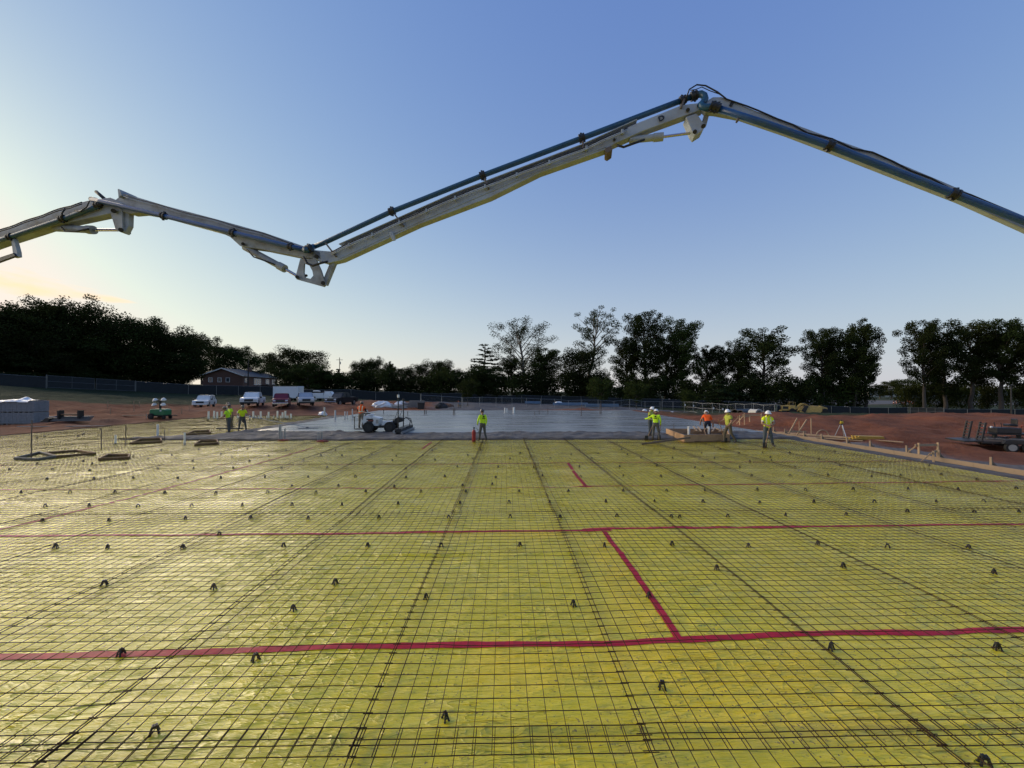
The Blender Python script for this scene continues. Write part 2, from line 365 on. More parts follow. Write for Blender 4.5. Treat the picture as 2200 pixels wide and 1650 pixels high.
def sheet_material():
    m = bpy.data.materials.new('yellow plastic sheeting'); m.use_nodes = True; nt = m.node_tree; N = nt.nodes; L = nt.links; b = N['Principled BSDF']
    geo = N.new('ShaderNodeNewGeometry')
    def mapped(rot, scale):
        mp = N.new('ShaderNodeMapping'); mp.inputs['Rotation'].default_value = (0, 0, R(rot)); mp.inputs['Scale'].default_value = scale
        L.new(geo.outputs['Position'], mp.inputs[0]); return mp.outputs[0]
    def noise(s, d=6, r=.6, vec=None, dist=0):
        n = N.new('ShaderNodeTexNoise'); n.inputs['Scale'].default_value = s; n.inputs['Detail'].default_value = d; n.inputs['Roughness'].default_value = r; n.inputs['Distortion'].default_value = dist
        L.new(vec if vec is not None else geo.outputs['Position'], n.inputs[0]); return n.outputs[0]
    def rng(v, a, b_, c=0., d=1.):
        r = N.new('ShaderNodeMapRange'); r.inputs[1].default_value = a; r.inputs[2].default_value = b_; r.inputs[3].default_value = c; r.inputs[4].default_value = d; L.new(v, r.inputs[0]); return r.outputs[0]
    def mth(op, a, b_):
        n = N.new('ShaderNodeMath'); n.operation = op
        for i, v in enumerate((a, b_)):
            if isinstance(v, (int, float)): n.inputs[i].default_value = v
            else: L.new(v, n.inputs[i])
        return n.outputs[0]
    def mix(f, a, c):
        k = N.new('ShaderNodeMix'); k.data_type = 'RGBA'; L.new(f, k.inputs[0])
        for i, v in ((6, a), (7, c)):
            if isinstance(v, tuple): k.inputs[i].default_value = (*v, 1)
            else: L.new(v, k.inputs[i])
        return k.outputs[2]
    col = mix(rng(noise(.55, 5), .35, .65), (.80, .64, .007), (.93, .76, .012))
    col = mix(mth('MULTIPLY', rng(noise(1.1, 6, .7), .45, .70), .30), col, (.66, .53, .13))          # dusty film
    # clean bright plastic where a lap was wiped for the tape
    at_ = N.new('ShaderNodeAttribute'); at_.attribute_name = 'clean'; col = mix(mth('MULTIPLY', at_.outputs['Fac'], rng(noise(2.5, 5), .3, .55, .35, 1)), col, (.95, .70, .012))
    # brown mud specks and smears
    col = mix(mth('MULTIPLY', mth('MULTIPLY', rng(noise(24, 3, .6), .60, .67), rng(noise(1.3, 4), .38, .58)), .85), col, (.13, .075, .03))
    col = mix(mth('MULTIPLY', rng(noise(2.4, 9, .75, mapped(12, (.6, 1.6, 1))), .58, .70), .5), col, (.26, .16, .06))
    at3 = N.new('ShaderNodeAttribute'); at3.attribute_name = 'rust'; col = mix(mth('MULTIPLY', at3.outputs['Fac'], rng(noise(3.5, 6, .7), .35, .65, .1, .75)), col, (.24, .15, .055))
    # faded teal printing repeated along the roll
    sx = N.new('ShaderNodeSeparateXYZ'); L.new(geo.outputs['Position'], sx.inputs[0])
    fr = mth('PINGPONG', mth('ADD', sx.outputs[1], -5.58), .45); rows = rng(fr, .02, .035, 1, 0)
    cols = rng(mth('FRACT', mth('MULTIPLY', sx.outputs[0], 1.25), 0), .45, .5, 1, 0)
    ink = mth('MULTIPLY', mth('MULTIPLY', rows, cols), rng(noise(14, 2, .5), .45, .6))
    at2 = N.new('ShaderNodeAttribute'); at2.attribute_name = 'print'
    col = mix(mth('MULTIPLY', mth('MULTIPLY', ink, at2.outputs['Fac']), .40), col, (.10, .24, .17))
    L.new(col, b.inputs['Base Color'])
    L.new(rng(noise(1.6, 6, .65), .3, .7, .09, .27), b.inputs['Roughness']); b.inputs['Specular IOR Level'].default_value = .75
    h0 = noise(1, 5, .6, mapped(4, (1.1, 11, 1)), .8); h1 = noise(1, 4, .55, mapped(33, (1.6, 9, 1)), .6); h2 = noise(1, 4, .55, mapped(-14, (2.0, 13, 1)), .5); h3 = noise(1, 5, .6, mapped(70, (3.5, 16, 1)), .4)
    msk = rng(noise(.7, 3), .4, .65, .25, 1)
    hh = mth('ADD', mth('MULTIPLY', mth('ADD', h1, mth('MULTIPLY', h2, .7)), msk), mth('ADD', mth('MULTIPLY', h3, .30), mth('MULTIPLY', h0, .9)))
    bp = N.new('ShaderNodeBump'); bp.inputs['Strength'].default_value = .9; bp.inputs['Distance'].default_value = .05
    def crease(rot, sc, p, d):
        n = noise(1, d, .5, mapped(rot, sc), 1.2); m_ = N.new('ShaderNodeMath'); m_.operation = 'MULTIPLY_ADD'; L.new(n, m_.inputs[0]); m_.inputs[1].default_value = 4; m_.inputs[2].default_value = -2
        return mth('POWER', mth('MAXIMUM', mth('SUBTRACT', 1, mth('ABSOLUTE', m_.outputs[0], 0)), 0), p)
    cr = mth('ADD', mth('ADD', crease(22, (.75, 3.3, 1), 8, 2), crease(-6, (.55, 4.2, 1), 8, 2)), mth('ADD', crease(48, (1.6, 5, 1), 9, 1), mth('MULTIPLY', crease(-60, (2.2, 6, 1), 9, 2), .6)))
    cr = mth('MULTIPLY', cr, rng(noise(.55, 4, .6), .40, .62, .12, 1))
    b2 = N.new('ShaderNodeBump'); b2.inputs['Strength'].default_value = .72; b2.inputs['Distance'].default_value = .020; L.new(cr, b2.inputs['Height'])
    L.new(b2.outputs[0], bp.inputs['Normal'])
    L.new(hh, bp.inputs['Height']); L.new(bp.outputs[0], b.inputs['Normal'])
    b.inputs['Coat Weight'].default_value = .5; b.inputs['Coat Roughness'].default_value = .07; L.new(bp.outputs[0], b.inputs['Coat Normal'])
    return m
SHEET = sheet_material()
def make_sheet():
    parts = []
    def strip(xs, ys, dz):
        X, Y = np.meshgrid(xs, ys); Z = S(X, Y)+dz(X, Y); idx = np.arange(X.size).reshape(X.shape)
        parts.append((np.stack([X, Y, Z], -1).reshape(-1, 3), np.stack([idx[:-1, :-1], idx[:-1, 1:], idx[1:, 1:], idx[1:, :-1]], -1).reshape(-1, 4)))
    strip(np.arange(-11.2, 11.2, .04), np.arange(1.3, 7.06, .026), lambda X, Y: -.012*sstep(7.0, 7.05, Y)-.02*sstep(11.0, 11.15, abs(X)))
    strip(np.arange(SX0, SX1+.05, .115), np.r_[np.arange(7.0, 12, .05), np.arange(12, 23.6, .085)], lambda X, Y: 0*X)
    strip(np.arange(SX0, -16.4, .2), np.arange(23.5, 44.5, .14), lambda X, Y: -.006+0*X)
    strip(np.arange(SX0, -11.0, .3), np.arange(-3, 7.02, .12), lambda X, Y: -.004+0*X)
    strip(np.r_[np.arange(11.02, SX1, .3), SX1], np.arange(-3, 7.02, .12), lambda X, Y: -.004+0*X)
    strip(np.arange(-11.2, 11.2, .3), np.arange(-3, 1.36, .12), lambda X, Y: -.004-.01*sstep(1.28, 1.33, Y))
    V = []; Fc = []; o = 0
    for v, f in parts: V.append(v); Fc.append(f+o); o += len(v)
    V = np.concatenate(V); Fc = np.concatenate(Fc); me = np_mesh('vapour_barrier', V, Fc); me.materials.append(SHEET)
    me.polygons.foreach_set('use_smooth', [True]*len(me.polygons))
    X, Y = V[:, 0], V[:, 1]; cl = np.zeros(len(V))
    for x0, x1, y0, y1 in [(-.3, 2.3, 3.9, 4.5), (1.55, 1.95, 4.6, 8.0), (2.0, 2.4, 11.8, 15.4), (-1.2, 2.6, 7.75, 8.02), (1.6, 3.3, 3.3, 4.4), (-4.1, -3.6, 18.8, 21.6)]:
        cl = np.maximum(cl, sstep(-.22, .12, np.minimum(np.minimum(X-x0, x1-X), np.minimum(Y-y0, y1-Y)) + .25*fbm(X/.4, Y/.4, 3, 5)))
    pr = sstep(.1, .4, np.minimum(np.minimum(Y-4.7, 7-Y), 1))*(.3+.7*vnoise(X/2.2, Y/2, 4))
    lx = np.abs((X+1.16+PITCH0/2) % PITCH0-PITCH0/2-.07); ru = np.exp(-(lx/.13)**2)*(.35+.65*vnoise(X/.6, Y/1.2, 6))*(.4+.6*sstep(4, 14, Y))
    for ly in (3.3, 9.2, 15.1, 21): ru = np.maximum(ru, .5*np.exp(-((Y-ly)/.14)**2)*vnoise(X/.8, Y*3, 7))
    for nm, v in (('clean', cl), ('print', pr), ('rust', ru)):
        a = me.attributes.new(nm, 'FLOAT', 'POINT'); a.data.foreach_set('value', v.astype(np.float32))
    return link('vapour_barrier', me, label='wrinkled yellow plastic sheeting spread under the wire mesh', cat='plastic sheet')
make_sheet()
TAPE = mat('red seam tape', (.47, .012, .032), .5, var=.25, vscale=5, bump=.35, bscale=14, spec=.3, dirt=(.24, .02, .035), dirt_amt=.6, dscale=7)
def tape(pts, wd, label, seed):
    pts = [Vector((x, y, 0)) for x, y in pts]; path = []
    for a, b in zip(pts[:-1], pts[1:]):
        n = max(2, int((b-a).length/.09))
        path += [a.lerp(b, i/n) for i in range(n)]
    path.append(pts[-1]); P = np.array(path); d = np.gradient(P[:, :2], axis=0); d /= np.linalg.norm(d, axis=1)[:, None]
    nrm = np.c_[-d[:, 1], d[:, 0]]; s = np.arange(len(P))*.09
    wob = .045*fbm(s/1.9, s*0+seed, 3, 7)*2+.008*fbm(s/.25, s*0+seed, 2, 8)
    rows = []
    for k in (-1, -.33, .33, 1):
        e = wd/2*k*(1+.35*fbm(s/.5, s*0+seed+k*9, 3, 9))
        q = P[:, :2]+nrm*(wob+e)[:, None]; rows.append(np.c_[q, S(q[:, 0], q[:, 1])+.006+.002*(1-abs(k))])
    V = np.stack(rows, 1).reshape(-1, 3); n = len(P); idx = np.arange(n*4).reshape(n, 4)
    Fc = np.stack([idx[:-1, :-1], idx[1:, :-1], idx[1:, 1:], idx[:-1, 1:]], -1).reshape(-1, 4)
    me = np_mesh('seam_tape', V, Fc); me.materials.append(TAPE); me.polygons.foreach_set('use_smooth', [True]*len(me.polygons))
    link('seam_tape', me, label=label, cat='tape', group='red tape on the plastic sheeting')
tape([(-16, 4.42), (-6, 4.40), (-2, 4.47), (0, 4.52), (1.5, 4.53), (4, 4.62), (16, 4.78)], .10, 'red tape along the seam nearest the camera, right across the sheeting', 1)
tape([(-31, 8.1), (-10, 8.0), (-3, 8.05), (2.0, 8.1), (2.2, 8.12)], .09, 'red tape seam second from the camera, left length up to the tee', 2)
tape([(1.62, 8.17), (6, 8.22), (16.5, 8.35)], .09, 'red tape seam second from the camera, right length beyond the tee', 3)
tape([(-31, 11.9), (-6, 11.65), (2.0, 11.7), (2.6, 11.74)], .055, 'thin red tape seam third from the camera, left length', 4)
tape([(2.25, 11.82), (8, 11.95), (16.5, 12.2)], .06, 'thin red tape seam third from the camera, right length', 5)
tape([(-31, 15.6), (-2, 15.4), (2.4, 15.6), (16.5, 15.7)], .045, 'faint red tape seam fourth from the camera', 6)
tape([(2.0, 4.60), (2.06, 6.2), (2.04, 8.02)], .095, 'short red tape running away from the camera between first and second seams', 7)
tape([(2.42, 11.85), (2.46, 13.6), (2.52, 15.5)], .11, 'short red tape running away between third and fourth seams', 8)
tape([(-10.4, 8.1), (-9.9, 11.0), (-9.6, 15.5), (-9.5, 20)], .10, 'long red tape running away across the left side of the sheeting', 9)
tape([(-3.95, 19.4), (-4.0, 21.9)], .09, 'short red tape ending at the wet concrete', 10)

def concrete_mat(name, c0, c1, rough0, rough1, bump, bs, streak=False, bd=.04):
    m = bpy.data.materials.new(name); m.use_nodes = True; nt = m.node_tree; N = nt.nodes; L = nt.links; b = N['Principled BSDF']
    geo = N.new('ShaderNodeNewGeometry'); mp = N.new('ShaderNodeMapping'); L.new(geo.outputs['Position'], mp.inputs[0])
    if streak: mp.inputs['Scale'].default_value = (.16, 1.0, 1)
    n = N.new('ShaderNodeTexNoise'); n.inputs['Scale'].default_value = 1.1; n.inputs['Detail'].default_value = 8; n.inputs['Roughness'].default_value = .65; L.new(mp.outputs[0], n.inputs[0])
    r = N.new('ShaderNodeMapRange'); r.inputs[1].default_value = .35; r.inputs[2].default_value = .65; L.new(n.outputs[0], r.inputs[0])
    k = N.new('ShaderNodeMix'); k.data_type = 'RGBA'; L.new(r.outputs[0], k.inputs[0]); k.inputs[6].default_value = (*c0, 1); k.inputs[7].default_value = (*c1, 1)
    L.new(k.outputs[2], b.inputs['Base Color'])
    r2 = N.new('ShaderNodeMapRange'); r2.inputs[1].default_value = .3; r2.inputs[2].default_value = .7; r2.inputs[3].default_value = rough0; r2.inputs[4].default_value = rough1
    n2 = N.new('ShaderNodeTexNoise'); n2.inputs['Scale'].default_value = .8; n2.inputs['Detail'].default_value = 6; L.new(mp.outputs[0], n2.inputs[0]); L.new(n2.outputs[0], r2.inputs[0]); L.new(r2.outputs[0], b.inputs['Roughness'])
    n3 = N.new('ShaderNodeTexNoise'); n3.inputs['Scale'].default_value = bs; n3.inputs['Detail'].default_value = 6; n3.inputs['Roughness'].default_value = .7; L.new(mp.outputs[0], n3.inputs[0])
    bp = N.new('ShaderNodeBump'); bp.inputs['Strength'].default_value = bump; bp.inputs['Distance'].default_value = bd; L.new(n3.outputs[0], bp.inputs['Height']); L.new(bp.outputs[0], b.inputs['Normal'])
    return m
WET = concrete_mat('wet smooth concrete', (.10, .108, .108), (.23, .237, .232), .16, .42, .10, 3, True)
FRESH = concrete_mat('fresh rough concrete', (.05, .047, .044), (.13, .122, .115), .65, .95, 1.0, 6, bd=.07)
def edge_front(X): return 22.75+.9*fbm(X/3.1, X*0, 3, 71)+.25*fbm(X/.7, X*0, 2, 72)-1.2*np.exp(-((X+11.5)/3)**2)*0
def slab_front(X): return 26.0+.5*fbm(X/6, X*0, 3, 81)+np.where(X < -6, (-6-X)*.13, 0)
def slab_z(X, Y): return .115+.004*fbm(X/3, Y/3, 3, 20)-.10*sstep(.0, 1, (slab_front(X)-Y)/.35)
def make_slab():
    xs = np.r_[np.arange(-16.8, 17.2, .3), 17.2]; t = np.r_[np.linspace(0, 1, 12)*.6, .6+np.cumsum(np.full(26, 1.05))]
    X = np.repeat(xs[None], len(t), 0); Y = slab_front(xs)[None]-.3+t[:, None]*(PY1-.2-(slab_front(xs)[None]-.3))/t[-1]
    xl = -16.9+.5*fbm(Y/2.5, Y*0, 3, 66); X = np.where(X < -16.5, xl, X)
    Z = slab_z(X, Y); idx = np.arange(X.size).reshape(X.shape)
    me = np_mesh('concrete_slab', np.stack([X, Y, Z], -1).reshape(-1, 3), np.stack([idx[:-1, :-1], idx[:-1, 1:], idx[1:, 1:], idx[1:, :-1]], -1).reshape(-1, 4))
    me.materials.append(WET); me.polygons.foreach_set('use_smooth', [True]*len(me.polygons)); link('concrete_slab', me, kind='structure')
make_slab()
def make_fresh():
    # unfinished strip of heaped concrete in front of the slab, wrapping its left edge
    def zf(X, Y):
        inside = np.minimum(Y-edge_front(X), slab_front(X)+.25-Y)
        left = np.minimum(-16.75+.6*fbm(Y/2.5, Y*0, 3, 66)-X, X+18.2+.8*fbm(Y/2, Y*0, 3, 12)+(Y-24)*.02); left = np.where((Y > 23)&(Y < 44), left, -1)
        tail = np.minimum(Y-23.0+.05*(X+16), 25.6-Y-(-X-16.6)*.35); tail = np.where(X < -15, np.minimum(tail, X+22.5), -1)
        s = np.maximum(np.maximum(np.where(X < -16.6, -1, inside), left), tail)
        s = np.where((X < -16.6)&(X > -18), np.maximum(s, tail), s); s = np.where(X > 17.1, np.minimum(s, 17.5-X), s)
        lump = .10+.20*fbm(X/1.1, Y/.7, 4, 90)+.15*fbm(X/.33, Y/.28, 3, 95)
        return np.where(s > 0, .02+sstep(0, .35, s)*lump, -.05+np.maximum(s, -.3)*.3)
    grid_mesh('fresh_concrete', np.arange(-23, 17.6, .13), np.r_[np.arange(21.6, 27.6, .11), np.arange(27.6, 44.5, .4)], zf, FRESH, kind='structure')
make_fresh()
FOOT = concrete_mat('dark footing stone', (.05, .052, .056), (.11, .11, .115), .6, .9, .9, 10)
def make_footing():
    def zf(X, Y): return -.03+.06*fbm(X/.5, Y/.5, 3, 33)-.04*sstep(16.9, 16.5, X)
    grid_mesh('footing_strip', np.arange(16.2, 17.62, .1), np.arange(1, 27, .2), zf, FOOT, kind='structure')
    def zl(X, Y): return -.06+.10*fbm(X/.9, Y/.9, 3, 35)+.05*sstep(.3, 0, abs(X+31.6))
    grid_mesh('earth_trench', np.arange(-32.6, -31.0, .16), np.arange(0, 46, .3), zl, mat('dark damp earth', (.07, .035, .022), .9, bump=.8, bscale=12), kind='structure')
make_footing()
# ---------------------------------------------------------------- wire mesh and its chairs
RUST = mat('rusty wire', (.050, .028, .012), .85, var=.35, vscale=9, spec=.15)
CELL = .1524; PITCH_X = 2.32; NW = 16
def mesh_z(X, Y):
    return .068+.05*fbm(X/1.0, Y/1.2, 3, 101)+.045*fbm(X/2.6, Y/.9, 2, 108)
def wires(paths, r, sides=4):
    V = []; Fc = []; o = 0
    ang = np.arange(sides)*2*np.pi/sides+.78
    for P in paths:
        d = P[-1]-P[0]; d = d/np.linalg.norm(d); a = np.cross(d, (0, 0, 1)); a /= np.linalg.norm(a); b = np.cross(a, d)
        ring = (np.cos(ang)[:, None]*a+np.sin(ang)[:, None]*b)*r
        v = (P[:, None]+ring[None]).reshape(-1, 3); n = len(P); idx = np.arange(n*sides).reshape(n, sides); nx = np.roll(idx, -1, 1)
        Fc.append(np.stack([idx[:-1], nx[:-1], nx[1:], idx[1:]], -1).reshape(-1, 4)+o); V.append(v); o += len(v)
    return np.concatenate(V), np.concatenate(Fc)
ORD = 'first second third fourth fifth sixth seventh eighth ninth tenth eleventh twelfth thirteenth fourteenth fifteenth'.split()
def mesh_sheet(x0, y0, ny, lift, seed, clip=None, where=''):
    rg = np.random.RandomState(seed); skew = rg.uniform(-.007, .007); far = y0 > 12
    st = 4 if far else (2 if y0 > 6 else 1); jx = rg.uniform(-.012, .012)
    paths = []
    ys = y0+np.arange(ny)*CELL; xs = x0+jx+np.arange(NW)*CELL
    bend = rg.uniform(-.06, .06)
    def zz(X, Y): return mesh_z(X, Y)+lift
    for i, x in enumerate(xs):
        Y = np.r_[ys[0]-.10, ys[::st], ys[-1]+.10]; X = x+skew*(Y-y0)+bend*np.sin((Y-y0)/(ny*CELL)*np.pi)*.3; P = np.c_[X, Y, zz(X, Y)+.004]
        if clip: P = P[clip(P[:, 0], P[:, 1])]
        if len(P) > 1: paths.append(P)
    for y in ys:
        X = np.r_[xs[0]-.06, xs[::st], xs[-1]+.06]; Y = y+rg.uniform(-.003, .003)+X*0; X2 = X+skew*(y-y0); P = np.c_[X2, Y, zz(X2, Y)]
        if clip: P = P[clip(P[:, 0], P[:, 1])]
        if len(P) > 1: paths.append(P)
    if not paths: return
    rad = .0037 if y0 < 6 else .0041
    V, Fc = wires(paths, rad, 4 if y0 < 6 else 3)
    ed_ = [q for q in paths if abs(q[-1, 1]-q[0, 1]) > abs(q[-1, 0]-q[0, 0])]; ed_ = [ed_[0], ed_[1], ed_[-1]] if len(ed_) > 8 else ed_
    if ed_:
        V2, F2 = wires(ed_, rad*1.35, 4); Fc = np.concatenate([Fc, F2+len(V)]) ; V = np.concatenate([V, V2])
    me = np_mesh('wire_mesh_sheet', V, Fc); me.materials.append(RUST)
    link('wire_mesh_sheet', me, label='rusty wire mesh sheet, '+where, cat='wire mesh', group='wire mesh sheets over the plastic')
def clip_pour(X, Y): return (Y < edge_front(X)+.6)&(X > SX0+.1)&(X < SX1-.05)
def clip_left(X, Y): return (X < -17.6)&(X > SX0+.1)&(Y < 44)
rows = [(-2.55, 39, 0), (3.18, 40, .006), (9.13, 40, 0), (15.08, 40, .006), (21.03, 40, 0), (26.98, 40, .006), (32.93, 40, 0), (38.88, 34, .006)]
sd = 0
for r_, (y0, ny, lf) in enumerate(rows):
    for c in range(-14, 8):
        x0 = -1.16+c*PITCH_X; sd += 1
        if x0 > SX1 or x0+2.4 < SX0: continue
        if y0 < 0 and abs(x0+1) > 8: continue
        if y0 < 5 and abs(x0+1.1) > 15: continue
        if r_ >= 5 and x0 > -17.6: continue
        near = c*PITCH_X
        mesh_sheet(x0, y0, ny, lf+(.010 if c % 2 else 0), sd, clip_pour if r_ < 4 else (clip_left if r_ > 4 else (lambda X, Y: np.where(X < -17.6, (X > SX0+.1), clip_pour(X, Y)))),
            '%s row from camera, %s' % (ORD[r_], 'middle column' if c == 0 else '%s column %s of middle' % (ORD[abs(c)-1], 'right' if c > 0 else 'left')))
BLACK = mat('black plastic', (.012, .012, .013), .45, var=.2)
def make_chair_mesh():
    b = MB(); h = .085
    for sx in (-1, 1):
        for sy in (-1, 1):
            b.tube([(sx*.040, sy*.026, 0), (sx*.031, sy*.020, .045), (sx*.018, sy*.012, h)], [.012, .011, .011], 6)
            b.box((sx*.043, sy*.031, .004), (.022, .018, .008))
        b.tube([(sx*.034, -.024, .03), (sx*.034, .024, .03)], .005, 5)
        b.box((sx*.012, 0, h+.010), (.010, .030, .030), taper=(.6, .8))
    b.box((0, 0, h-.004), (.056, .044, .030)); b.tube([(-.034, 0, .03), (-.018, 0, .062), (0, 0, .07), (.018, 0, .062), (.034, 0, .03)], .005, 5)
    return b
ch = make_chair_mesh().build('mesh_chair', BLACK); CH_ME = ch.data; bpy.data.objects.remove(ch)
chairs = [(332,1580),(957,1545),(1423,1480),(549,1418),(260,1408),(1786,1395),(2143,1395),(2117,1648),(630,1311),(915,1285),(1232,1300),(1394,1283),(459,1266),(720,1254),(224,1258),
 (1540,1224),(1812,1220),(2136,1233),(119,1178),(231,1178),(393,1178),(471,1149),(609,1174),(790,1173),(948,1173),(1117,1173),(1299,1174),(1444,1172),(1608,1174),(1757,1170),(1907,1177),(2081,1178)]
chairs = [(x, y) for x, y in chairs]
def zl(x0, y0, k, pts): return [(x0+x/k, y0+y/k) for x, y in pts]
K = 2200/740
chairs += zl(0, 962, K, [(270,470),(695,470),(1184,456),(1600,452),(1968,456),(289,377),(569,375),(882,375),(1224,374),(1547,372),(1865,371),(2184,367),(134,290),(447,288),(734,288),(1052,294),(1379,292),(1708,290),(2018,291),(2162,247),
   (1864,249),(300,205),(599,201),(850,199),(1136,199),(1410,197),(1692,190),(1968,190),(60,142),(335,141),(573,146),(1008,136),(1236,132),(1490,132),(1800,134),(2090,131),(237,105),(531,90),(589,103),(804,103),(1231,88),(1594,88),(1935,86),
   (945,72),(1126,73),(1482,65),(1714,56),(2050,54),(852,56),(1096,50),(1411,44),(1270,14),(1030,18),(1580,10),(1828,20),(2142,20),(415,25)])
chairs += zl(730, 962, K, [(249,449),(695,447),(1089,446),(1408,447),(1770,441),(2118,443),(2171,446),(372,361),(768,357),(1081,353),(1341,351),(1700,349),(2011,350),(166,285),(518,283),(805,285),(1146,281),(1461,282),(1811,279),(2088,278),(348,254),(784,243),(975,237),
   (100,188),(423,193),(671,188),(996,194),(1294,182),(1539,187),(1811,182),(2051,187),(216,127),(423,135),(750,123),(1012,125),(1238,129),(1530,124),(1788,124),(2025,120),(136,80),(336,86),(608,80),(850,76),(1088,72),(1345,70),(1608,72),(1925,71),(2126,68),
   (205,46),(361,55),(528,52),(818,49),(1152,40),(1478,46),(1650,41),(1838,46),(2043,36),(14,52),(590,20),(900,16),(1205,16),(1530,18),(1801,14),(2135,3)])
chairs += zl(1460, 962, K, [(308,441),(678,437),(1065,430),(1456,412),(1884,413),(2168,411),(150,349),(512,354),(858,351),(1245,349),(1640,347),(1942,345),(162,277),(497,272),(805,272),(1109,267),(1460,268),(1780,267),(2151,263),(148,189),(461,182),(706,181),(949,180),(1228,187),(1412,178),
   (1671,174),(1901,207),(99,129),(385,127),(737,126),(1026,119),(1285,118),(1595,117),(223,69),(449,90),(588,83),(580,63),(890,76),(141,37),(381,37),(530,35),(705,35),(990,28),(260,10),(808,6),(540,6)])
rg = random.Random(3)
for i, (px, py) in enumerate(chairs):
    p = gp(px, py, 0)
    link('mesh_chair', CH_ME, label='small black plastic chair propping up the wire mesh', cat='mesh chair', group='black chairs under the wire mesh', loc=(p.x, p.y, float(S(p.x, p.y))), rz=rg.uniform(0, 6.28)).scale = (rg.uniform(.66, .8), rg.uniform(.66, .8), rg.uniform(.64, .8))
for i in range(26):
    x = rg.uniform(-30, -18.5); y = rg.uniform(24, 40)
    link('mesh_chair', CH_ME, label='small black plastic chair propping up the wire mesh', cat='mesh chair', group='black chairs under the wire mesh', loc=(x, y, float(S(x, y))), rz=rg.uniform(0, 6.28))
# ---------------------------------------------------------------- concrete pump boom (all arms lie in one upright plane)
BN = Vector((.2, 1, 0)).normalized(); BU = Vector((1, -.2, 0)).normalized(); BO = Vector((0, 10.8, 0))
def bpt(px, py, off=0.0):
    d = ray(px, py); o = BO+BN*off; return CAM+d*((o-CAM).dot(BN)/d.dot(BN))
BW = mat('boom white paint', (.32, .365, .41), .5, var=.12, vscale=1.2, bump=.12, bscale=6, dirt=(.26, .255, .24), dirt_amt=.85, dscale=1.3)
BWC = mat('grimy white boom paint', (.28, .31, .34), .6, var=.2, vscale=2, bump=.2, bscale=8, dirt=(.16, .155, .14), dirt_amt=.95, dscale=1.6)
TEAL = mat('teal pipe paint', (.010, .062, .125), .36, var=.18, vscale=3, dirt=(.05, .10, .11), dirt_amt=.5, dscale=4)
BLUE = mat('blue pipe paint', (.012, .058, .185), .34, var=.18, vscale=3, dirt=(.05, .10, .13), dirt_amt=.5, dscale=4)
DARK = mat('dark greasy steel', (.03, .03, .03), .5, metal=.4, var=.3)
CHROME = mat('chrome rod', (.55, .55, .56), .18, metal=1.0, var=.05)
HOSE = mat('black rubber hose', (.012, .012, .013), .55, var=.2)
RUSTW = mat('rusty bracket', (.12, .095, .075), .7, var=.3, vscale=8)
boom = thing('pump_boom', 'long folded white concrete pump boom with blue pipe crossing the sky', 'pump boom', (0, 0, 0))
def plate(name, poly, m, o0, o1, parent=boom, bev=.012):
    a = [bpt(x, y, o0) for x, y in poly]; n = len(a); b = [p+BN*(o1-o0) for p in a]
    mb = MB(); mb.add(a+b, [tuple(range(n)), tuple(range(n, 2*n))[::-1]]+[(i, n+i, n+(i+1) % n, (i+1) % n) for i in range(n)])
    return mb.build(name, m, parent, bevel=bev)
def pipe(name, pts, r, m, off=0.0, n=12, parent=boom, sub=None):
    P = [bpt(x, y, off if not callable(off) else off(i)) for i, (x, y) in enumerate(pts)]
    return MB().tube(P, r, n).build(name, m, parent, smooth=True)
def ring(px, py, ax, r, ln, off, m=DARK, parent=boom, name='pipe_clamp'):
    c = bpt(px, py, off); a = (bpt(*ax, off)-c).normalized(); mb = MB()
    for t, rr in ((-ln*.36, r*1.15), (ln*.36, r*1.15)): mb.cyl(c+a*(t-ln*.14), c+a*(t+ln*.14), rr, 14)
    mb.cyl(c-a*ln*.2, c+a*ln*.2, r, 14)
    s = a.cross(BN).normalized()
    mb.box(c+s*r*1.15, (.05, .05, .06)); mb.box(c-s*r*1.15, (.05, .05, .06))
    return mb.build(name, m, parent)
# arms
armA = plate('lower_arm', [(-420,640),(0,493),(133,446),(187,431),(236,424),(262,436),(258,455),(235,459),(150,477),(120,483),(0,522),(-420,672)], BWC, -.16, .14)
armC = plate('middle_arm', [(252,406),(257,412),(283,420),(356,442),(466,471),(566,499),(656,530),(688,541),(690,557),(649,553),(566,536),(528,531),(515,528),(494,509),(473,499),(414,483),(345,464),(304,457),(280,459),(256,452),(240,436),(254,424)], BWC, -.13, .12)
armD = plate('upper_arm', [(668,545),(676,537),(710,540),(734,529),(856,474),(978,421),(1160,351),(1250,318),(1367,265),(1465,225),(1500,221),(1511,226),(1512,234),(1478,246),(1380,282),(1319,309),(1302,321),(1160,371),(1053,424),(900,482),(733,559),(703,566),(672,556)], BW, -.13, .11)
armE = plate('end_arm', [(1505,233),(1518,217),(1532,208),(1550,208),(1564,213),(1628,239),(1707,266),(1790,297),(1872,326),(1953,359),(2029,391),(2084,415),(2199,464),(2600,640),(2600,676),(2199,492),(2065,432),(1900,368),(1783,322),(1690,287),(1593,254),(1535,243),(1515,242)], BW, -.15, -.02)
# flange strips along the arms
for nm, pts, par in [('top_flange', [(734,528),(978,420),(1250,317),(1367,264)], armD), ('bottom_flange', [(733,560),(900,483),(1160,373),(1302,322)], armD)]:
    mb = MB()
    for a, b in zip(pts[:-1], pts[1:]):
        mb.bar(bpt(*a, -.0), bpt(*b, -.0), .29, .018, up=(0, 0, 1))
    mb.build(nm, BW, par)
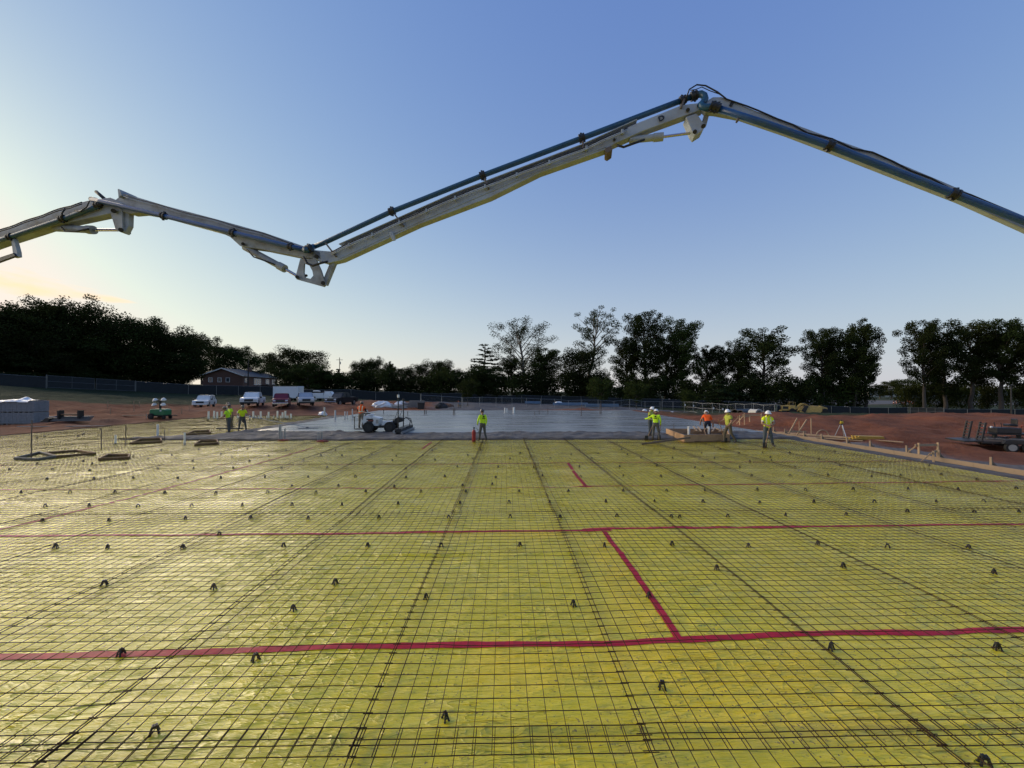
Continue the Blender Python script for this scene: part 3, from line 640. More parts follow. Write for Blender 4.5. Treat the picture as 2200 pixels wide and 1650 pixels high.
# letters painted on the upper arms
INK = mat('black lettering', (.01, .01, .01), .5, var=.1)
def letter(ch, a, b, hpx, parent):
    cu = bpy.data.curves.new('letter', 'FONT'); cu.body = ch; cu.size = 1; cu.extrude = .004; cu.offset = .045
    o = bpy.data.objects.new('letter', cu); C.objects.link(o); bpy.context.view_layer.update()
    me = bpy.data.meshes.new_from_object(o.evaluated_get(bpy.context.evaluated_depsgraph_get())); bpy.data.objects.remove(o)
    p = bpt(*a, -.17); q = bpt(*b, -.17); u = (q-p).normalized(); v = BN.cross(-u) if False else u.cross(-BN); v = v if v.z > 0 else -v
    s = hpx/F*(p-CAM).y*1.45
    n = len(me.vertices); co = np.empty(n*3); me.vertices.foreach_get('co', co); co = co.reshape(-1, 3); co[:, 0] *= 1.15
    W = np.array(p)[None]+s*(co[:, :1]*np.array(u)+co[:, 1:2]*np.array(v))-co[:, 2:3]*np.array(BN)
    me.vertices.foreach_set('co', W.astype(np.float32).ravel()); me.materials.append(INK); me.update(); return link('letter', me, parent)
letter('D', (1416, 261), (1436, 253), 10.5, armD)
letter('E', (1566, 226), (1586, 233), 9.0, armE)
# concrete pipes
OFN = -.24
pipe('delivery_pipe', [(-420,652),(25,508),(135,471),(192,450),(212,443)], .072, TEAL, OFN)
pipe('delivery_pipe', [(197,429),(217,433),(330,459),(352,464),(501,500),(625,530),(656,537)], .070, BLUE, OFN-.05)
pipe('delivery_pipe', [(672,531),(700,520),(838,456),(1037,377),(1250,297),(1488,207)], .070, TEAL, -.02)
pipe('delivery_pipe', [(1543,233),(1640,264),(1783,313),(2050,417),(2199,474),(2600,628)], .075, BLUE, -.30)
E1 = [(1486,207),(1496,204),(1506,202),(1513,206),(1515,213),(1511,220),(1506,225)]
pipe('pipe_elbow', E1, .082, TEAL, lambda i: -.02-.03*i)
pipe('pipe_elbow', [(1506,222),(1508,229),(1516,231),(1528,230),(1545,234)], .080, TEAL, lambda i: -.2-.025*i)
pipe('pipe_elbow', [(654,537),(661,537),(668,533),(674,530)], .085, TEAL, lambda i: -.39+.12*i)
pipe('pipe_elbow', [(209,444),(216,440),(206,430),(196,428)], .080, DARK, lambda i: OFN-.01*i)
for x, y, ax, rr, o in [(22,509,(60,496),.10,OFN),(135,470,(170,457),.11,OFN),(210,441,(230,434),.10,OFN),(352,464,(380,470),.10,OFN-.05),(501,500,(530,507),.10,OFN-.05),(625,530,(640,533),.085,OFN-.05),(664,534,(676,529),.11,-.25),
    (842,454,(860,447),.105,-.02),(1037,377,(1060,368),.105,-.02),(1250,297,(1270,290),.105,-.02),(1467,215,(1480,210),.095,-.02),(1491,206,(1500,203),.105,-.04),(1540,231,(1560,238),.10,-.3),(1532,229,(1545,233),.10,-.29),(1783,313,(1800,320),.11,-.30),(2050,417,(2070,425),.11,-.30)]:
    ring(x, y, ax, rr*.93, .15, o, m=DARK)
for a, b, o in [((849,462),(867,486),-.1),((1042,384),(1050,406),-.1),((1252,304),(1254,324),-.1),((700,523),(722,551),-.12),((1590,244),(1583,262),-.24),((1470,214),(1463,232),-.1)]:
    MB().bar(bpt(*a, o), bpt(*b, o-.07), .04, .06, up=(0, 1, 0)).build('pipe_bracket', RUSTW, boom)
plate('mounting_lug', [(836,498),(842,497),(848,508),(849,516),(843,517),(838,508)], BW, -.20, -.155)
plate('mounting_lug', [(1300,318),(1314,312),(1316,322),(1306,329),(1300,326)], RUSTW, -.19, .19)
plate('end_stop', [(252,405),(258,407),(262,420),(255,424)], BWC, -.24, .26)
# levers and links
plate('lever', [(237,459),(246,446),(262,450),(264,497),(259,499),(248,494)], BWC, -.15, .1)
plate('link', [(263,453),(277,456),(276,485),(267,502),(257,497)], BWC, -.08, .08)
plate('link', [(22,505),(30,514),(37,540),(38,551),(28,553),(26,535)], BWC, -.22, -.1)
plate('link', [(-60,572),(28,543),(33,550),(-60,584)], DARK, -.28, -.2)
for o in (-.13, .07):
    out_ = [(645,556),(678,556),(689,580),(699,612),(695,616),(637,600),(635,594)]; inn = [(653,566),(664,569),(671,582),(673,592),(667,599),(655,596),(652,585)]
    A = [bpt(x, y, o) for x, y in out_]; B = [bpt(x, y, o) for x, y in inn]; n = 7; t = BN*.06
    vs = A+B+[p+t for p in A]+[p+t for p in B]; fs = []
    for i in range(n):
        j = (i+1) % n; fs += [(i, j, n+j, n+i), (2*n+i, 3*n+i, 3*n+j, 2*n+j), (i, 2*n+i, 2*n+j, j), (n+i, n+j, 3*n+j, 3*n+i)]
    MB().add(vs, fs).build('lever', BWC, boom)
MB().bar(bpt(718,563,0), bpt(698,612,0), .16, .14, up=BN).build('link', BWC, boom, bevel=.015)
plate('lever', [(1473,251),(1497,243),(1507,258),(1516,268),(1510,280),(1493,291),(1487,283)], BW, -.15, .15)
MB().bar(bpt(1520,238,0), bpt(1511,272,0), .12, .11, up=BN).build('link', BW, boom, bevel=.012)
for px, py, o, r in [(260,494,-.25,.07),(244,453,-.27,.07),(658,592,-.2,.04),(694,608,-.2,.06),(638,595,-.2,.05),(1511,271,-.18,.05),(1493,283,-.18,.05),(1478,236,-.19,.045),(1502,226,-.18,.05),(680,551,-.19,.06),(522,524,-.22,.05),(1320,300,-.18,.035)]:
    MB().cyl(bpt(px, py, o), bpt(px, py, o+.06), r, 12).build('pivot_pin', DARK, boom)
def ram(a, b, c, r, rr, off, m):
    cy = MB().cyl(bpt(*a, off), bpt(*b, off), r, 14)
    e = (bpt(*b, off)-bpt(*a, off)).normalized(); cy.cyl(bpt(*b, off)-e*.22, bpt(*b, off)+e*.02, r*1.22, 14)
    cb = cy.build('ram_cylinder', m, boom); MB().cyl(bpt(*b, off), bpt(*c, off), rr, 10).build('ram_rod', CHROME, cb)
ram((118,490),(200,494),(256,494),.115,.05,0,BWC); ram((526,531),(611,577),(640,594),.10,.045,0,BWC); ram((1352,301),(1423,294),(1490,285),.085,.035,0,BW)
# hoses and hydraulic lines
for pts, r, o in [([(1475,209),(1481,192),(1497,182),(1516,184),(1542,198),(1561,213),(1605,228),(1628,237),(1669,255),(1704,268),(1733,285),(1787,298),(1832,319),(1874,327),(1919,347),(1957,367),(2001,383),(2040,405),(2084,418),(2122,434),(2199,466)], .018, -.18),
    ([(1483,194),(1495,192),(1508,187),(1525,195),(1545,202),(1561,213)], .010, -.16), ([(207,412),(214,418),(228,430)], .055, -.1),
    ([(652,552),(660,566),(672,571),(690,565),(704,562)], .035, -.30), ([(530,536),(545,552),(560,557),(590,568)], .022, -.16), ([(132,488),(140,497),(165,497),(190,492)], .03, -.18), ([(1325,312),(1340,316),(1362,308),(1385,300)], .03, -.16),
    ([(140,448),(133,458),(134,472)], .025, -.32), ([(160,452),(172,455),(186,445),(192,432)], .018, -.34)]:
    pipe('hose', pts, r, HOSE, o, 8)
for k, dy in enumerate((-4, -1.5, 1.5)):
    pts = []
    for i, x in enumerate(range(712, 1352, 12)):
        y = np.interp(x, [676,710,734,978,1250,1367,1465], [537,541,529,421,318,265,225]); pts.append((x, y+6+dy-1.8*abs(math.sin(i*.42))*(1 if k == 0 else .3)))
    pipe('hydraulic_line', pts, .014, BW if k else HOSE, -.185-.02*k, 6)
for x in (750, 800, 858, 916, 978, 1042, 1110, 1180, 1260, 1337):
    y = np.interp(x, [710,734,978,1250,1367], [541,529,421,318,265]); MB().box(bpt(x, y+5, -.19), (.05, .07, .11)).build('line_clip', BW, boom)
for k in range(2):
    pipe('hydraulic_line', [(-100+i*12, np.interp(-100+i*12, [-420,0,133,187], [640,493,446,431])+2+4*k-2*abs(math.sin(i*.6))) for i in range(24)], .016, DARK, -.30, 6)
    pipe('hydraulic_line', [(265+i*14, np.interp(265+i*14, [257,283,356,466,566,656], [412,420,442,471,499,530])+3+4*k+1.2*math.sin(i*.8)) for i in range(27)], .015, BWC if k else DARK, -.22, 6)
# ---------------------------------------------------------------- trees
BARK = mat('grey bark', (.075, .06, .048), .9, var=.3, vscale=4, bump=.5, bscale=12)
BARKP = mat('pale bark', (.20, .175, .15), .85, var=.3, vscale=3, bump=.4, bscale=12)
def leaf_mat(name, c):
    m = bpy.data.materials.new(name); m.use_nodes = True; nt = m.node_tree; N = nt.nodes; L = nt.links; b = N['Principled BSDF']
    oi = N.new('ShaderNodeObjectInfo'); geo = N.new('ShaderNodeNewGeometry'); nz = N.new('ShaderNodeTexNoise'); nz.inputs['Scale'].default_value = .9; nz.inputs['Detail'].default_value = 3
    L.new(geo.outputs['Position'], nz.inputs[0])
    mx = N.new('ShaderNodeMix'); mx.data_type = 'RGBA'; mx.inputs[6].default_value = (*[x*.6 for x in c], 1); mx.inputs[7].default_value = (c[0]*1.45, c[1]*1.3, c[2]*1.1, 1); L.new(nz.outputs[0], mx.inputs[0])
    hs = N.new('ShaderNodeHueSaturation'); L.new(mx.outputs[2], hs.inputs['Color'])
    r = N.new('ShaderNodeMapRange'); r.inputs[3].default_value = .75; r.inputs[4].default_value = 1.25; L.new(oi.outputs['Random'], r.inputs[0]); L.new(r.outputs[0], hs.inputs['Value'])
    r2 = N.new('ShaderNodeMapRange'); r2.inputs[3].default_value = .48; r2.inputs[4].default_value = .515; L.new(oi.outputs['Random'], r2.inputs[0]); L.new(r2.outputs[0], hs.inputs['Hue'])
    L.new(hs.outputs[0], b.inputs['Base Color']); b.inputs['Roughness'].default_value = .95; b.inputs['Specular IOR Level'].default_value = .08
    tr = N.new('ShaderNodeBsdfTranslucent'); L.new(hs.outputs[0], tr.inputs[0]); ms = N.new('ShaderNodeMixShader'); ms.inputs[0].default_value = .12
    L.new(b.outputs[0], ms.inputs[1]); L.new(tr.outputs[0], ms.inputs[2]); L.new(ms.outputs[0], N['Material Output'].inputs[0])
    return m
BLACK = mat("black plastic", (.012, .012, .013), .45, var=.2)
LEAF = leaf_mat('dark broad leaves', (.022, .034, .010)); LEAF2 = leaf_mat('mid green leaves', (.032, .048, .013)); NEEDLE = leaf_mat('dark needles', (.022, .036, .015))
def leaves(cs, rs, n, size, rg, flat=.75, m=LEAF, hang=0.0):
    """n leaf faces spread through clumps centred cs with radii rs"""
    w_ = rs**2; k = rg.choice(len(cs), n, p=w_/w_.sum())
    d = rg.normal(size=(n, 3)); d /= np.linalg.norm(d, axis=1)[:, None]; d *= (rg.rand(n)**.45)[:, None]; d[:, 2] *= flat
    P = cs[k]+d*rs[k][:, None]
    nr = rg.normal(size=(n, 3)); nr[:, 2] += .5; nr /= np.linalg.norm(nr, axis=1)[:, None]
    t = np.cross(nr, rg.normal(size=(n, 3))); t /= np.linalg.norm(t, axis=1)[:, None]; b = np.cross(nr, t)
    s = (size*rg.uniform(.6, 1.4, n))[:, None]
    V = np.stack([P-t*s*.5, P+b*s*.32-nr*s*.06, P+t*s*.55, P-b*s*.32-nr*s*.06], 1).reshape(-1, 3)
    me = np_mesh('crown', V, np.arange(n*4).reshape(n, 4)); me.materials.append(m); return me
def make_tree(seed, h=20., w=11., base=.25, kind='broad', nl=6000, leaf=.42, bark=BARK, lm=LEAF, lean=0.0, clump=1.0, nb=15):
    rg = np.random.RandomState(seed); rr = random.Random(seed); mb = MB(); cs = []; rs = []
    top = Vector((lean*h, 0, h*.97)); n = 9
    trunk = [Vector((lean*h*(i/n)**1.4+rr.uniform(-.012, .012)*h*(i > 0), rr.uniform(-.012, .012)*h*(i > 0), h*.95*i/n)) for i in range(n+1)]
    r0 = h*.016
    mb.tube([trunk[0]-Vector((0, 0, .6))]+trunk, [r0*1.5]+[r0*(1.25-1.15*i/n) for i in range(n+1)], 7)
    def tp(t):
        f = t*n; i = min(int(f), n-1); return trunk[i].lerp(trunk[i+1], f-i)
    def prof(t):                                   # crown half width at height t (0..1 within the crown)
        if kind == 'pine': return (1-t)**.8*.95+.05
        if kind == 'tall': return .35+.65*math.sin(math.pi*min(1, t*.85+.08))**.8
        if kind == 'round': return math.sin(math.pi*min(.97, t*.9+.07))**.6
        return math.sin(math.pi*min(.98, t*.80+.16))**.7
    for i in range(nb):
        t = (i+rr.uniform(.1, .9))/nb; z = base+(.96-base)*t; a = i*2.4+rr.uniform(-.5, .5)
        ln = w/2*prof(t)*rr.uniform(.7, 1.15); s = tp(z*(.82 if kind != 'pine' else .98)); up = (.35+.5*t)*ln*rr.uniform(.6, 1.2) if kind != 'pine' else -.08*ln
        e = Vector((tp(z).x+math.cos(a)*ln, tp(z).y+math.sin(a)*ln, min(h*.99, s.z+up+ (z*h-s.z)*.6)))
        m1 = s.lerp(e, .5)+Vector((rr.uniform(-.06, .06), rr.uniform(-.06, .06), .08))*ln
        rb = r0*.42*(1-.6*t)+.02
        mb.tube([s, m1, e], [rb, rb*.6, rb*.2], 5)
        for k in range(3 if kind != 'pine' else 4):
            f = (.45, .75, 1.0)[k] if kind != 'pine' else (.3, .55, .8, 1)[k]; c = (s.lerp(m1, f*2) if f < .5 else m1.lerp(e, (f-.5)*2))
            c = c+Vector((rr.uniform(-1, 1), rr.uniform(-1, 1), rr.uniform(-.5, .9)))*ln*.16
            if k < 2: mb.tube([m1, c], [rb*.4, rb*.12], 4)
            cs.append(c); rs.append((w*.105+ln*.10)*rr.uniform(.6, 1.25)*clump if kind != 'pine' else ln*.24*clump+.25)
    cs.append(top-Vector((0, 0, .4))); rs.append(w*.1*clump)
    cs = np.array([tuple(c) for c in cs]); rs = np.array(rs)
    tm = MB.build(mb, 'trunk', bark, smooth=True); trunk_me = tm.data; bpy.data.objects.remove(tm)
    return trunk_me, leaves(cs, rs, nl, leaf, rg, .8 if kind != 'pine' else .28, lm), h, w
PROTO = {
 'oakA': make_tree(11, 19, 15, .18, 'broad', 20000, .36, clump=1.1, nb=24), 'oakB': make_tree(12, 19, 14, .15, 'round', 20000, .36, clump=1.15, nb=24), 'oakC': make_tree(13, 18, 13, .12, 'broad', 16000, .35, clump=1.0, nb=22, lm=LEAF2),
 'tallA': make_tree(21, 26, 11, .36, 'tall', 23000, .33, clump=1.02, nb=30), 'tallB': make_tree(22, 25, 10, .32, 'tall', 23000, .33, clump=1.04, nb=30, lm=LEAF2), 'tallC': make_tree(23, 25, 9.5, .34, 'round', 16000, .33, clump=.95, nb=26),
 'sparseA': make_tree(31, 27, 17, .36, 'broad', 9500, .30, BARKP, clump=.75, nb=22, lean=-.10), 'sparseB': make_tree(32, 28, 12, .50, 'broad', 6500, .30, BARKP, clump=.75, nb=17, lean=.12),
 'pine': make_tree(41, 20, 12, .22, 'pine', 7000, .40, lm=NEEDLE, clump=1.0, nb=30), 'cedar': make_tree(42, 10, 6, .06, 'pine', 4500, .36, lm=NEEDLE, clump=1.3, nb=26),
 'bushA': make_tree(51, 7, 8, .02, 'round', 5000, .38, clump=1.3, nb=20), 'bushB': make_tree(52, 6, 9, .02, 'broad', 5000, .38, clump=1.35, nb=20, lm=LEAF2), 'myrtle': make_tree(53, 5.5, 5.2, .34, 'round', 3600, .26, clump=1.15, nb=20, lm=LEAF2)}
for _i, (_a, _b, _c) in enumerate([(19, 14, 'oakD'), (24, 10.5, 'tallD'), (7, 8.5, 'bushC')]):
    PROTO[_c] = make_tree(60+_i, _a, _b, .15, ('round', 'tall', 'round')[_i], (20000, 20000, 7000)[_i], .34, clump=(1.1, 1.02, 1.3)[_i], nb=28)
trg = random.Random(5)
def tree(kind, px, top, Y, wpx, label, group=None, name='tree', base=None):
    p = at(px, Y); t = dp(px, top, Y); hh = (t.z-p.z)*(1.0 if 'tall' in kind or 'sparse' in kind else .95); tm, cm, h, w = PROTO[kind]
    o = thing(name, label, 'bush' if 'bush' in name else 'tree', p, trg.uniform(-.5, .5) if 'sparse' in kind else trg.uniform(0, 6.28), group)
    ww = wpx/F*Y*(.80 if 'tall' in kind else .9); o.scale = (ww/w, ww/w, hh/h)
    link('trunk', tm, o); link('crown', cm, o); return o
G1 = 'broad trees of the dark wood on the left'
for i, (px, top, Y, w_, k) in enumerate([(-130,650,62,230,'oakA'),(-40,655,64,190,'oakD'),(30,648,68,170,'oakA'),(95,645,72,160,'oakC'),(160,639,76,160,'oakA'),(225,688,84,150,'oakB'),(285,675,90,150,'oakA'),(345,690,94,150,'oakD'),(392,716,99,110,'oakB'),
    (-70,730,60,190,'oakB'),(50,715,66,190,'oakD'),(150,712,76,190,'oakB'),(250,735,86,170,'oakD'),(335,750,94,150,'oakB'),(395,768,99,80,'oakD'),(200,760,80,150,'oakB'),(100,770,67,150,'oakB'),(0,760,62,170,'oakD'),(300,790,92,110,'bushA'),(365,795,98,100,'bushC'),(30,800,60,120,'bushA'),(160,800,72,120,'bushC'),(230,805,78,110,'bushA'),(-60,790,58,140,'bushA')]):
    Y = Y+16 if Y < 90 else Y+10
    tree(k, px, top, Y, w_, 'dense dark broad-leaved tree merging into the wood on the left', G1, 'bush' if 'bush' in k else 'oak_tree')
for px, top, Y, w_, k, lb in [(433,711,160,75,'oakC','rounded dark tree standing above the brick house gable'),(468,738,150,80,'oakB','low dark tree behind the ridge of the brick house'),(505,741,152,90,'oakA','wide dark tree behind the brick house roof'),(536,762,150,60,'oakC','small dark tree behind the right end of the house roof'),
    (582,752,165,85,'oakC','airy dark tree just right of the brick house'),(640,747,128,120,'oakA','broad dome-shaped tree behind the white box trailer'),(622,778,124,80,'oakB','dark tree crowding the right end of the brick house'),(662,776,112,95,'oakC','rounded greener tree above the white box trailer'),(695,795,116,70,'oakB','low dark tree above the white service truck'),
    (727,787,128,48,'cedar','small pointed cedar beside the distant utility pole'),(775,774,122,60,'oakB','small rounded tree left of the black pickup sky gap'),(803,767,124,62,'oakA','middle tree of three above the black pickup'),(838,774,128,36,'tallC','thin loose tree with sky showing through its crown'),
    (868,787,122,70,'oakB','low dense tree behind the laser screed mast'),(906,777,122,70,'oakD','dense dark tree behind the fence corner'),(947,771,123,72,'oakA','peaked dark tree left of the pine'),(978,790,124,60,'oakB','low dark tree at the foot of the pine'),(1040,728,122,150,'pine','dark layered pine with drooping tiers of branches'),
    (1040,782,116,95,'oakD','dark green tree in front of the pine'),(1132,678,121,165,'sparseA','tall airy tree with pale forked trunk bending left'),(1262,653,124,115,'sparseB','tallest sparse tree leaning to the right'),(1100,760,126,80,'tallC','lacy tree low behind the forked trunk'),(1172,745,124,95,'tallB','lacy tree filling below the forked tree crown'),(1246,746,116,125,'oakB','dense rounded tree below the tallest sparse tree'),
    (1345,720,124,80,'tallB','pale loose tree left of the twin tall trees'),(1386,666,121,110,'tallA','left one of the twin tall trees near the middle'),(1466,681,121,105,'tallB','right one of the twin tall trees near the middle'),(1430,735,125,90,'tallC','shorter loose tree between the twin tall trees'),(1520,738,123,70,'tallC','narrow tree right of the twin tall trees'),(1545,740,121,60,'tallA','narrow dark tree with a ragged top'),(1588,734,119,75,'tallB','light-topped tree left of the big rounded crown'),
    (1640,701,117,140,'tallD','big rounded leafy crown above the left dirt mound'),(1768,702,112,95,'tallA','dense tree behind the yellow scraper, left of the pair'),(1805,703,113,100,'tallD','dense tree behind the yellow scraper, right of the pair'),(1858,678,112,85,'tallC','tall tree with a bare limb reaching over the road gap'),(1838,740,110,85,'tallB','lower dark tree at the left side of the road gap'),
    (1985,684,108,95,'tallA','first tall tree right of the road gap'),(2030,690,109,110,'tallD','second tall tree right of the road gap'),(2088,690,110,105,'tallB','third tall tree right of the road gap'),(2150,682,107,115,'tallA','fourth tall tree right of the road gap'),(2215,690,104,120,'tallD','last tall tree at the right picture edge')]:
    tree(k, px, top, Y, w_, lb, None, {'pine': 'pine_tree', 'cedar': 'cedar_tree'}.get(k, 'broadleaf_tree'))
G2 = 'dark undergrowth behind the fence'
bx_ = list(range(632, 1870, 46))
for i, px in enumerate(bx_):
    tree(('bushA', 'bushB', 'bushC')[i % 3], px+trg.uniform(-12, 12), 808+trg.uniform(-12, 18)+(px-700)*.008, 118-(px > 1500)*6+trg.uniform(-2, 2), 84, 'dark leafy undergrowth bush crowding the back fence', G2, 'bush')
for i, px in enumerate((1955, 2010, 2065, 2120, 2180)):
    tree('bushB', px, 826+trg.uniform(-6, 8), 116, 60, 'low dark bush between the tall trunks on the right', 'low bushes between right trunks', 'bush')
for px, top, Y, w_, k, lb in [(1005,817,84,50,'myrtle','small round green tree on the old parking lot, leftmost'),(1291,814,86,60,'myrtle','small round dark tree on the old parking lot, middle one'),(1367,822,82,55,'myrtle','small round dark tree on the old parking lot, rightmost')]:
    tree(k, px, top, Y, w_, lb, 'small trees on the old parking lot', 'crape_myrtle')
tree('cedar', 1542, 795, 100, 90, 'broad dark evergreen behind the orange-shirted worker', None, 'evergreen_tree')
tree('bushB', 1477, 842, 97, 40, 'round green bush left of the broad evergreen', None, 'bush')
for px, top, Y, w_ in [(1915,815,330,60),(1950,811,340,70),(1985,825,345,60),(2040,820,330,70),(1890,825,335,50)]:
    tree('oakC', px, top, Y, w_, 'distant hazy tree beyond the far road on the right', 'distant trees beyond the road', 'broadleaf_tree')
# ---------------------------------------------------------------- fences
SCREEN = mat('dark fence screen', (.011, .015, .019), .85, var=.25, vscale=1.5, bump=.3, bscale=3)
GALV = mat('galvanised steel', (.30, .31, .32), .42, metal=.7, var=.15)
def screened(x0, x1, step, label, hgt=2.35, dy=0):
    root = thing('screened_fence', label, 'fence', (0, 0, 0)); xs = np.linspace(x0, x1, max(2, round((x1-x0)/step)+1)); P = [Vector((x, float(fence_y(x))+dy, Hs(x, float(fence_y(x))+dy))) for x in xs]
    for i, p in enumerate(P):
        MB().cyl(p-Vector((0, 0, .2)), p+Vector((0, 0, hgt+.06)), .035, 8).build('post', GALV, root)
        if i:
            q = P[i-1]; n = 6; mb = MB(); vs = []
            bow = trg.uniform(-.06, .06)
            for k in range(n+1):
                b = q.lerp(p, k/n); b.y += .05+bow*math.sin(math.pi*k/n)
                sag = -.05*math.sin(math.pi*k/n)*trg.uniform(.3, 1)
                vs += [b+Vector((0, 0, .03)), b+Vector((0, 0, hgt*.5))+Vector((0, trg.uniform(-.03, .03), 0)), b+Vector((0, 0, hgt+sag))]
            mb.add(vs, [(k*3+j, k*3+3+j, k*3+4+j, k*3+1+j) for k in range(n) for j in range(2)]).build('screen_panel', SCREEN, root, smooth=True)
            MB().cyl(q+Vector((0, 0, hgt+.03)), p+Vector((0, 0, hgt+.03)), .022, 6).build('top_rail', GALV, root)
def fx(px): return float(np.interp(px, [-400,0,100,200,300,380,450,700,904,1100,1300,1450,1600,1750,1950,2150,2500], _f[:, 0]))
screened(fx(-150), fx(181), 4.6, 'dark screened fence on the grass bank left of the double gate', 1.95)
screened(fx(291), fx(903), 5.2, 'long dark screened fence behind the parked vehicles', 2.2)
screened(fx(905), fx(1665), 5.6, 'dark screened fence along the trees behind the concrete slab')
screened(fx(1670), fx(1950), 4.6, 'dark screened fence behind the yellow scraper', 1.9)
screened(fx(2030), fx(2450), 4.6, 'dark screened fence at the foot of the right-hand trees', 1.6)
GALVD = mat('dull grey steel', (.13, .135, .14), .6, metal=.5, var=.15)
def pipe_gate(pa, pb, label, hgt, leaves_=2, m=GALVD):
    root = thing('pipe_gate', label, 'gate', (0, 0, 0)); d = (pb-pa)
    for p in (pa, pb): MB().cyl(p-Vector((0, 0, .2)), p+Vector((0, 0, hgt+.15)), .06, 8).build('post', m, root)
    for k in range(leaves_):
        a = pa.lerp(pb, k/leaves_+.01); b = pa.lerp(pb, (k+1)/leaves_-.01); mb = MB()
        for f in (.08, .55, 1): mb.cyl(a+Vector((0, 0, hgt*f)), b+Vector((0, 0, hgt*f)), .035, 6)
        for t in (0, .5, 1): c = a.lerp(b, t); mb.cyl(c+Vector((0, 0, hgt*.08)), c+Vector((0, 0, hgt)), .035, 6)
        mb.build('gate_leaf', m, root)
        mb = MB(); a2 = a+Vector((0, .05, 0)); b2 = b+Vector((0, .05, 0)); mb.add([a2+Vector((0, 0, .1)), b2+Vector((0, 0, .1)), b2+Vector((0, 0, hgt)), a2+Vector((0, 0, hgt))], [(0, 1, 2, 3)]).build('screen_panel', SCREEN, root)
def fpt(px): x = fx(px); y = float(fence_y(x)); return Vector((x, y, Hs(x, y)))
pipe_gate(fpt(182), fpt(290), 'silver double pipe gate in the left fence above the bank', 2.3)
pipe_gate(at(1955, 88), at(2027, 84), 'silver pipe gate at the right below the tall trees', 1.75)
def chain_fence(pts, label, hgt=1.85, step=3.0):
    root = thing('chain_link_fence', label, 'fence', (0, 0, 0)); P = []
    for (a, Ya), (b, Yb) in zip(pts[:-1], pts[1:]):
        pa, pb = at(a, Ya), at(b, Yb); n = max(1, round((pb-pa).length/step))
        for i in range(n): q = pa.lerp(pb, i/n); q.z = Hs(q.x, q.y); P.append(q)
    P.append(at(*pts[-1]))
    for i, p in enumerate(P):
        MB().cyl(p-Vector((0, 0, .2)), p+Vector((0, 0, hgt+.05)), .03, 6).build('post', GALV, root)
        if i:
            q = P[i-1]; mb = MB(); L_ = (p-q).length
            for f in (.06, .5, 1.0): MB().cyl(q+Vector((0, 0, hgt*f)), p+Vector((0, 0, hgt*f)), .022, 6).build('rail', GALV, root)
            n = int(L_/.28)
            for k in range(-6, n+1):
                for s in (1, -1):
                    t0, t1 = k/n, (k+hgt/.28)/n; z0, z1 = .06, hgt
                    if t0 < 0: z0 = .06+(hgt-.06)*(-t0)/(t1-t0); t0 = 0
                    if t1 > 1: z1 = z0+(hgt-z0)*(1-t0)/(t1-t0); t1 = 1
                    if t1 <= t0: continue
                    a, b = (t0, t1) if s > 0 else (1-t0, 1-t1)
                    mb.bar(q.lerp(p, a)+Vector((0, .02*s, z0)), q.lerp(p, b)+Vector((0, .02*s, z1)), .0028, .0028)
            mb.build('wire_netting', GALV, root)
chain_fence([(904,64),(992,66)], 'short taller run of bare chain link fence behind the debris', 2.0)
chain_fence([(994,68),(1100,71),(1250,74),(1418,77)], 'long bare chain link fence behind the concrete slab')
chain_fence([(1422,78),(1470,76),(1530,69),(1580,63),(1640,57),(1664,55)], 'bare chain link fence panels running forward on the right of the slab', 1.9, 2.4)
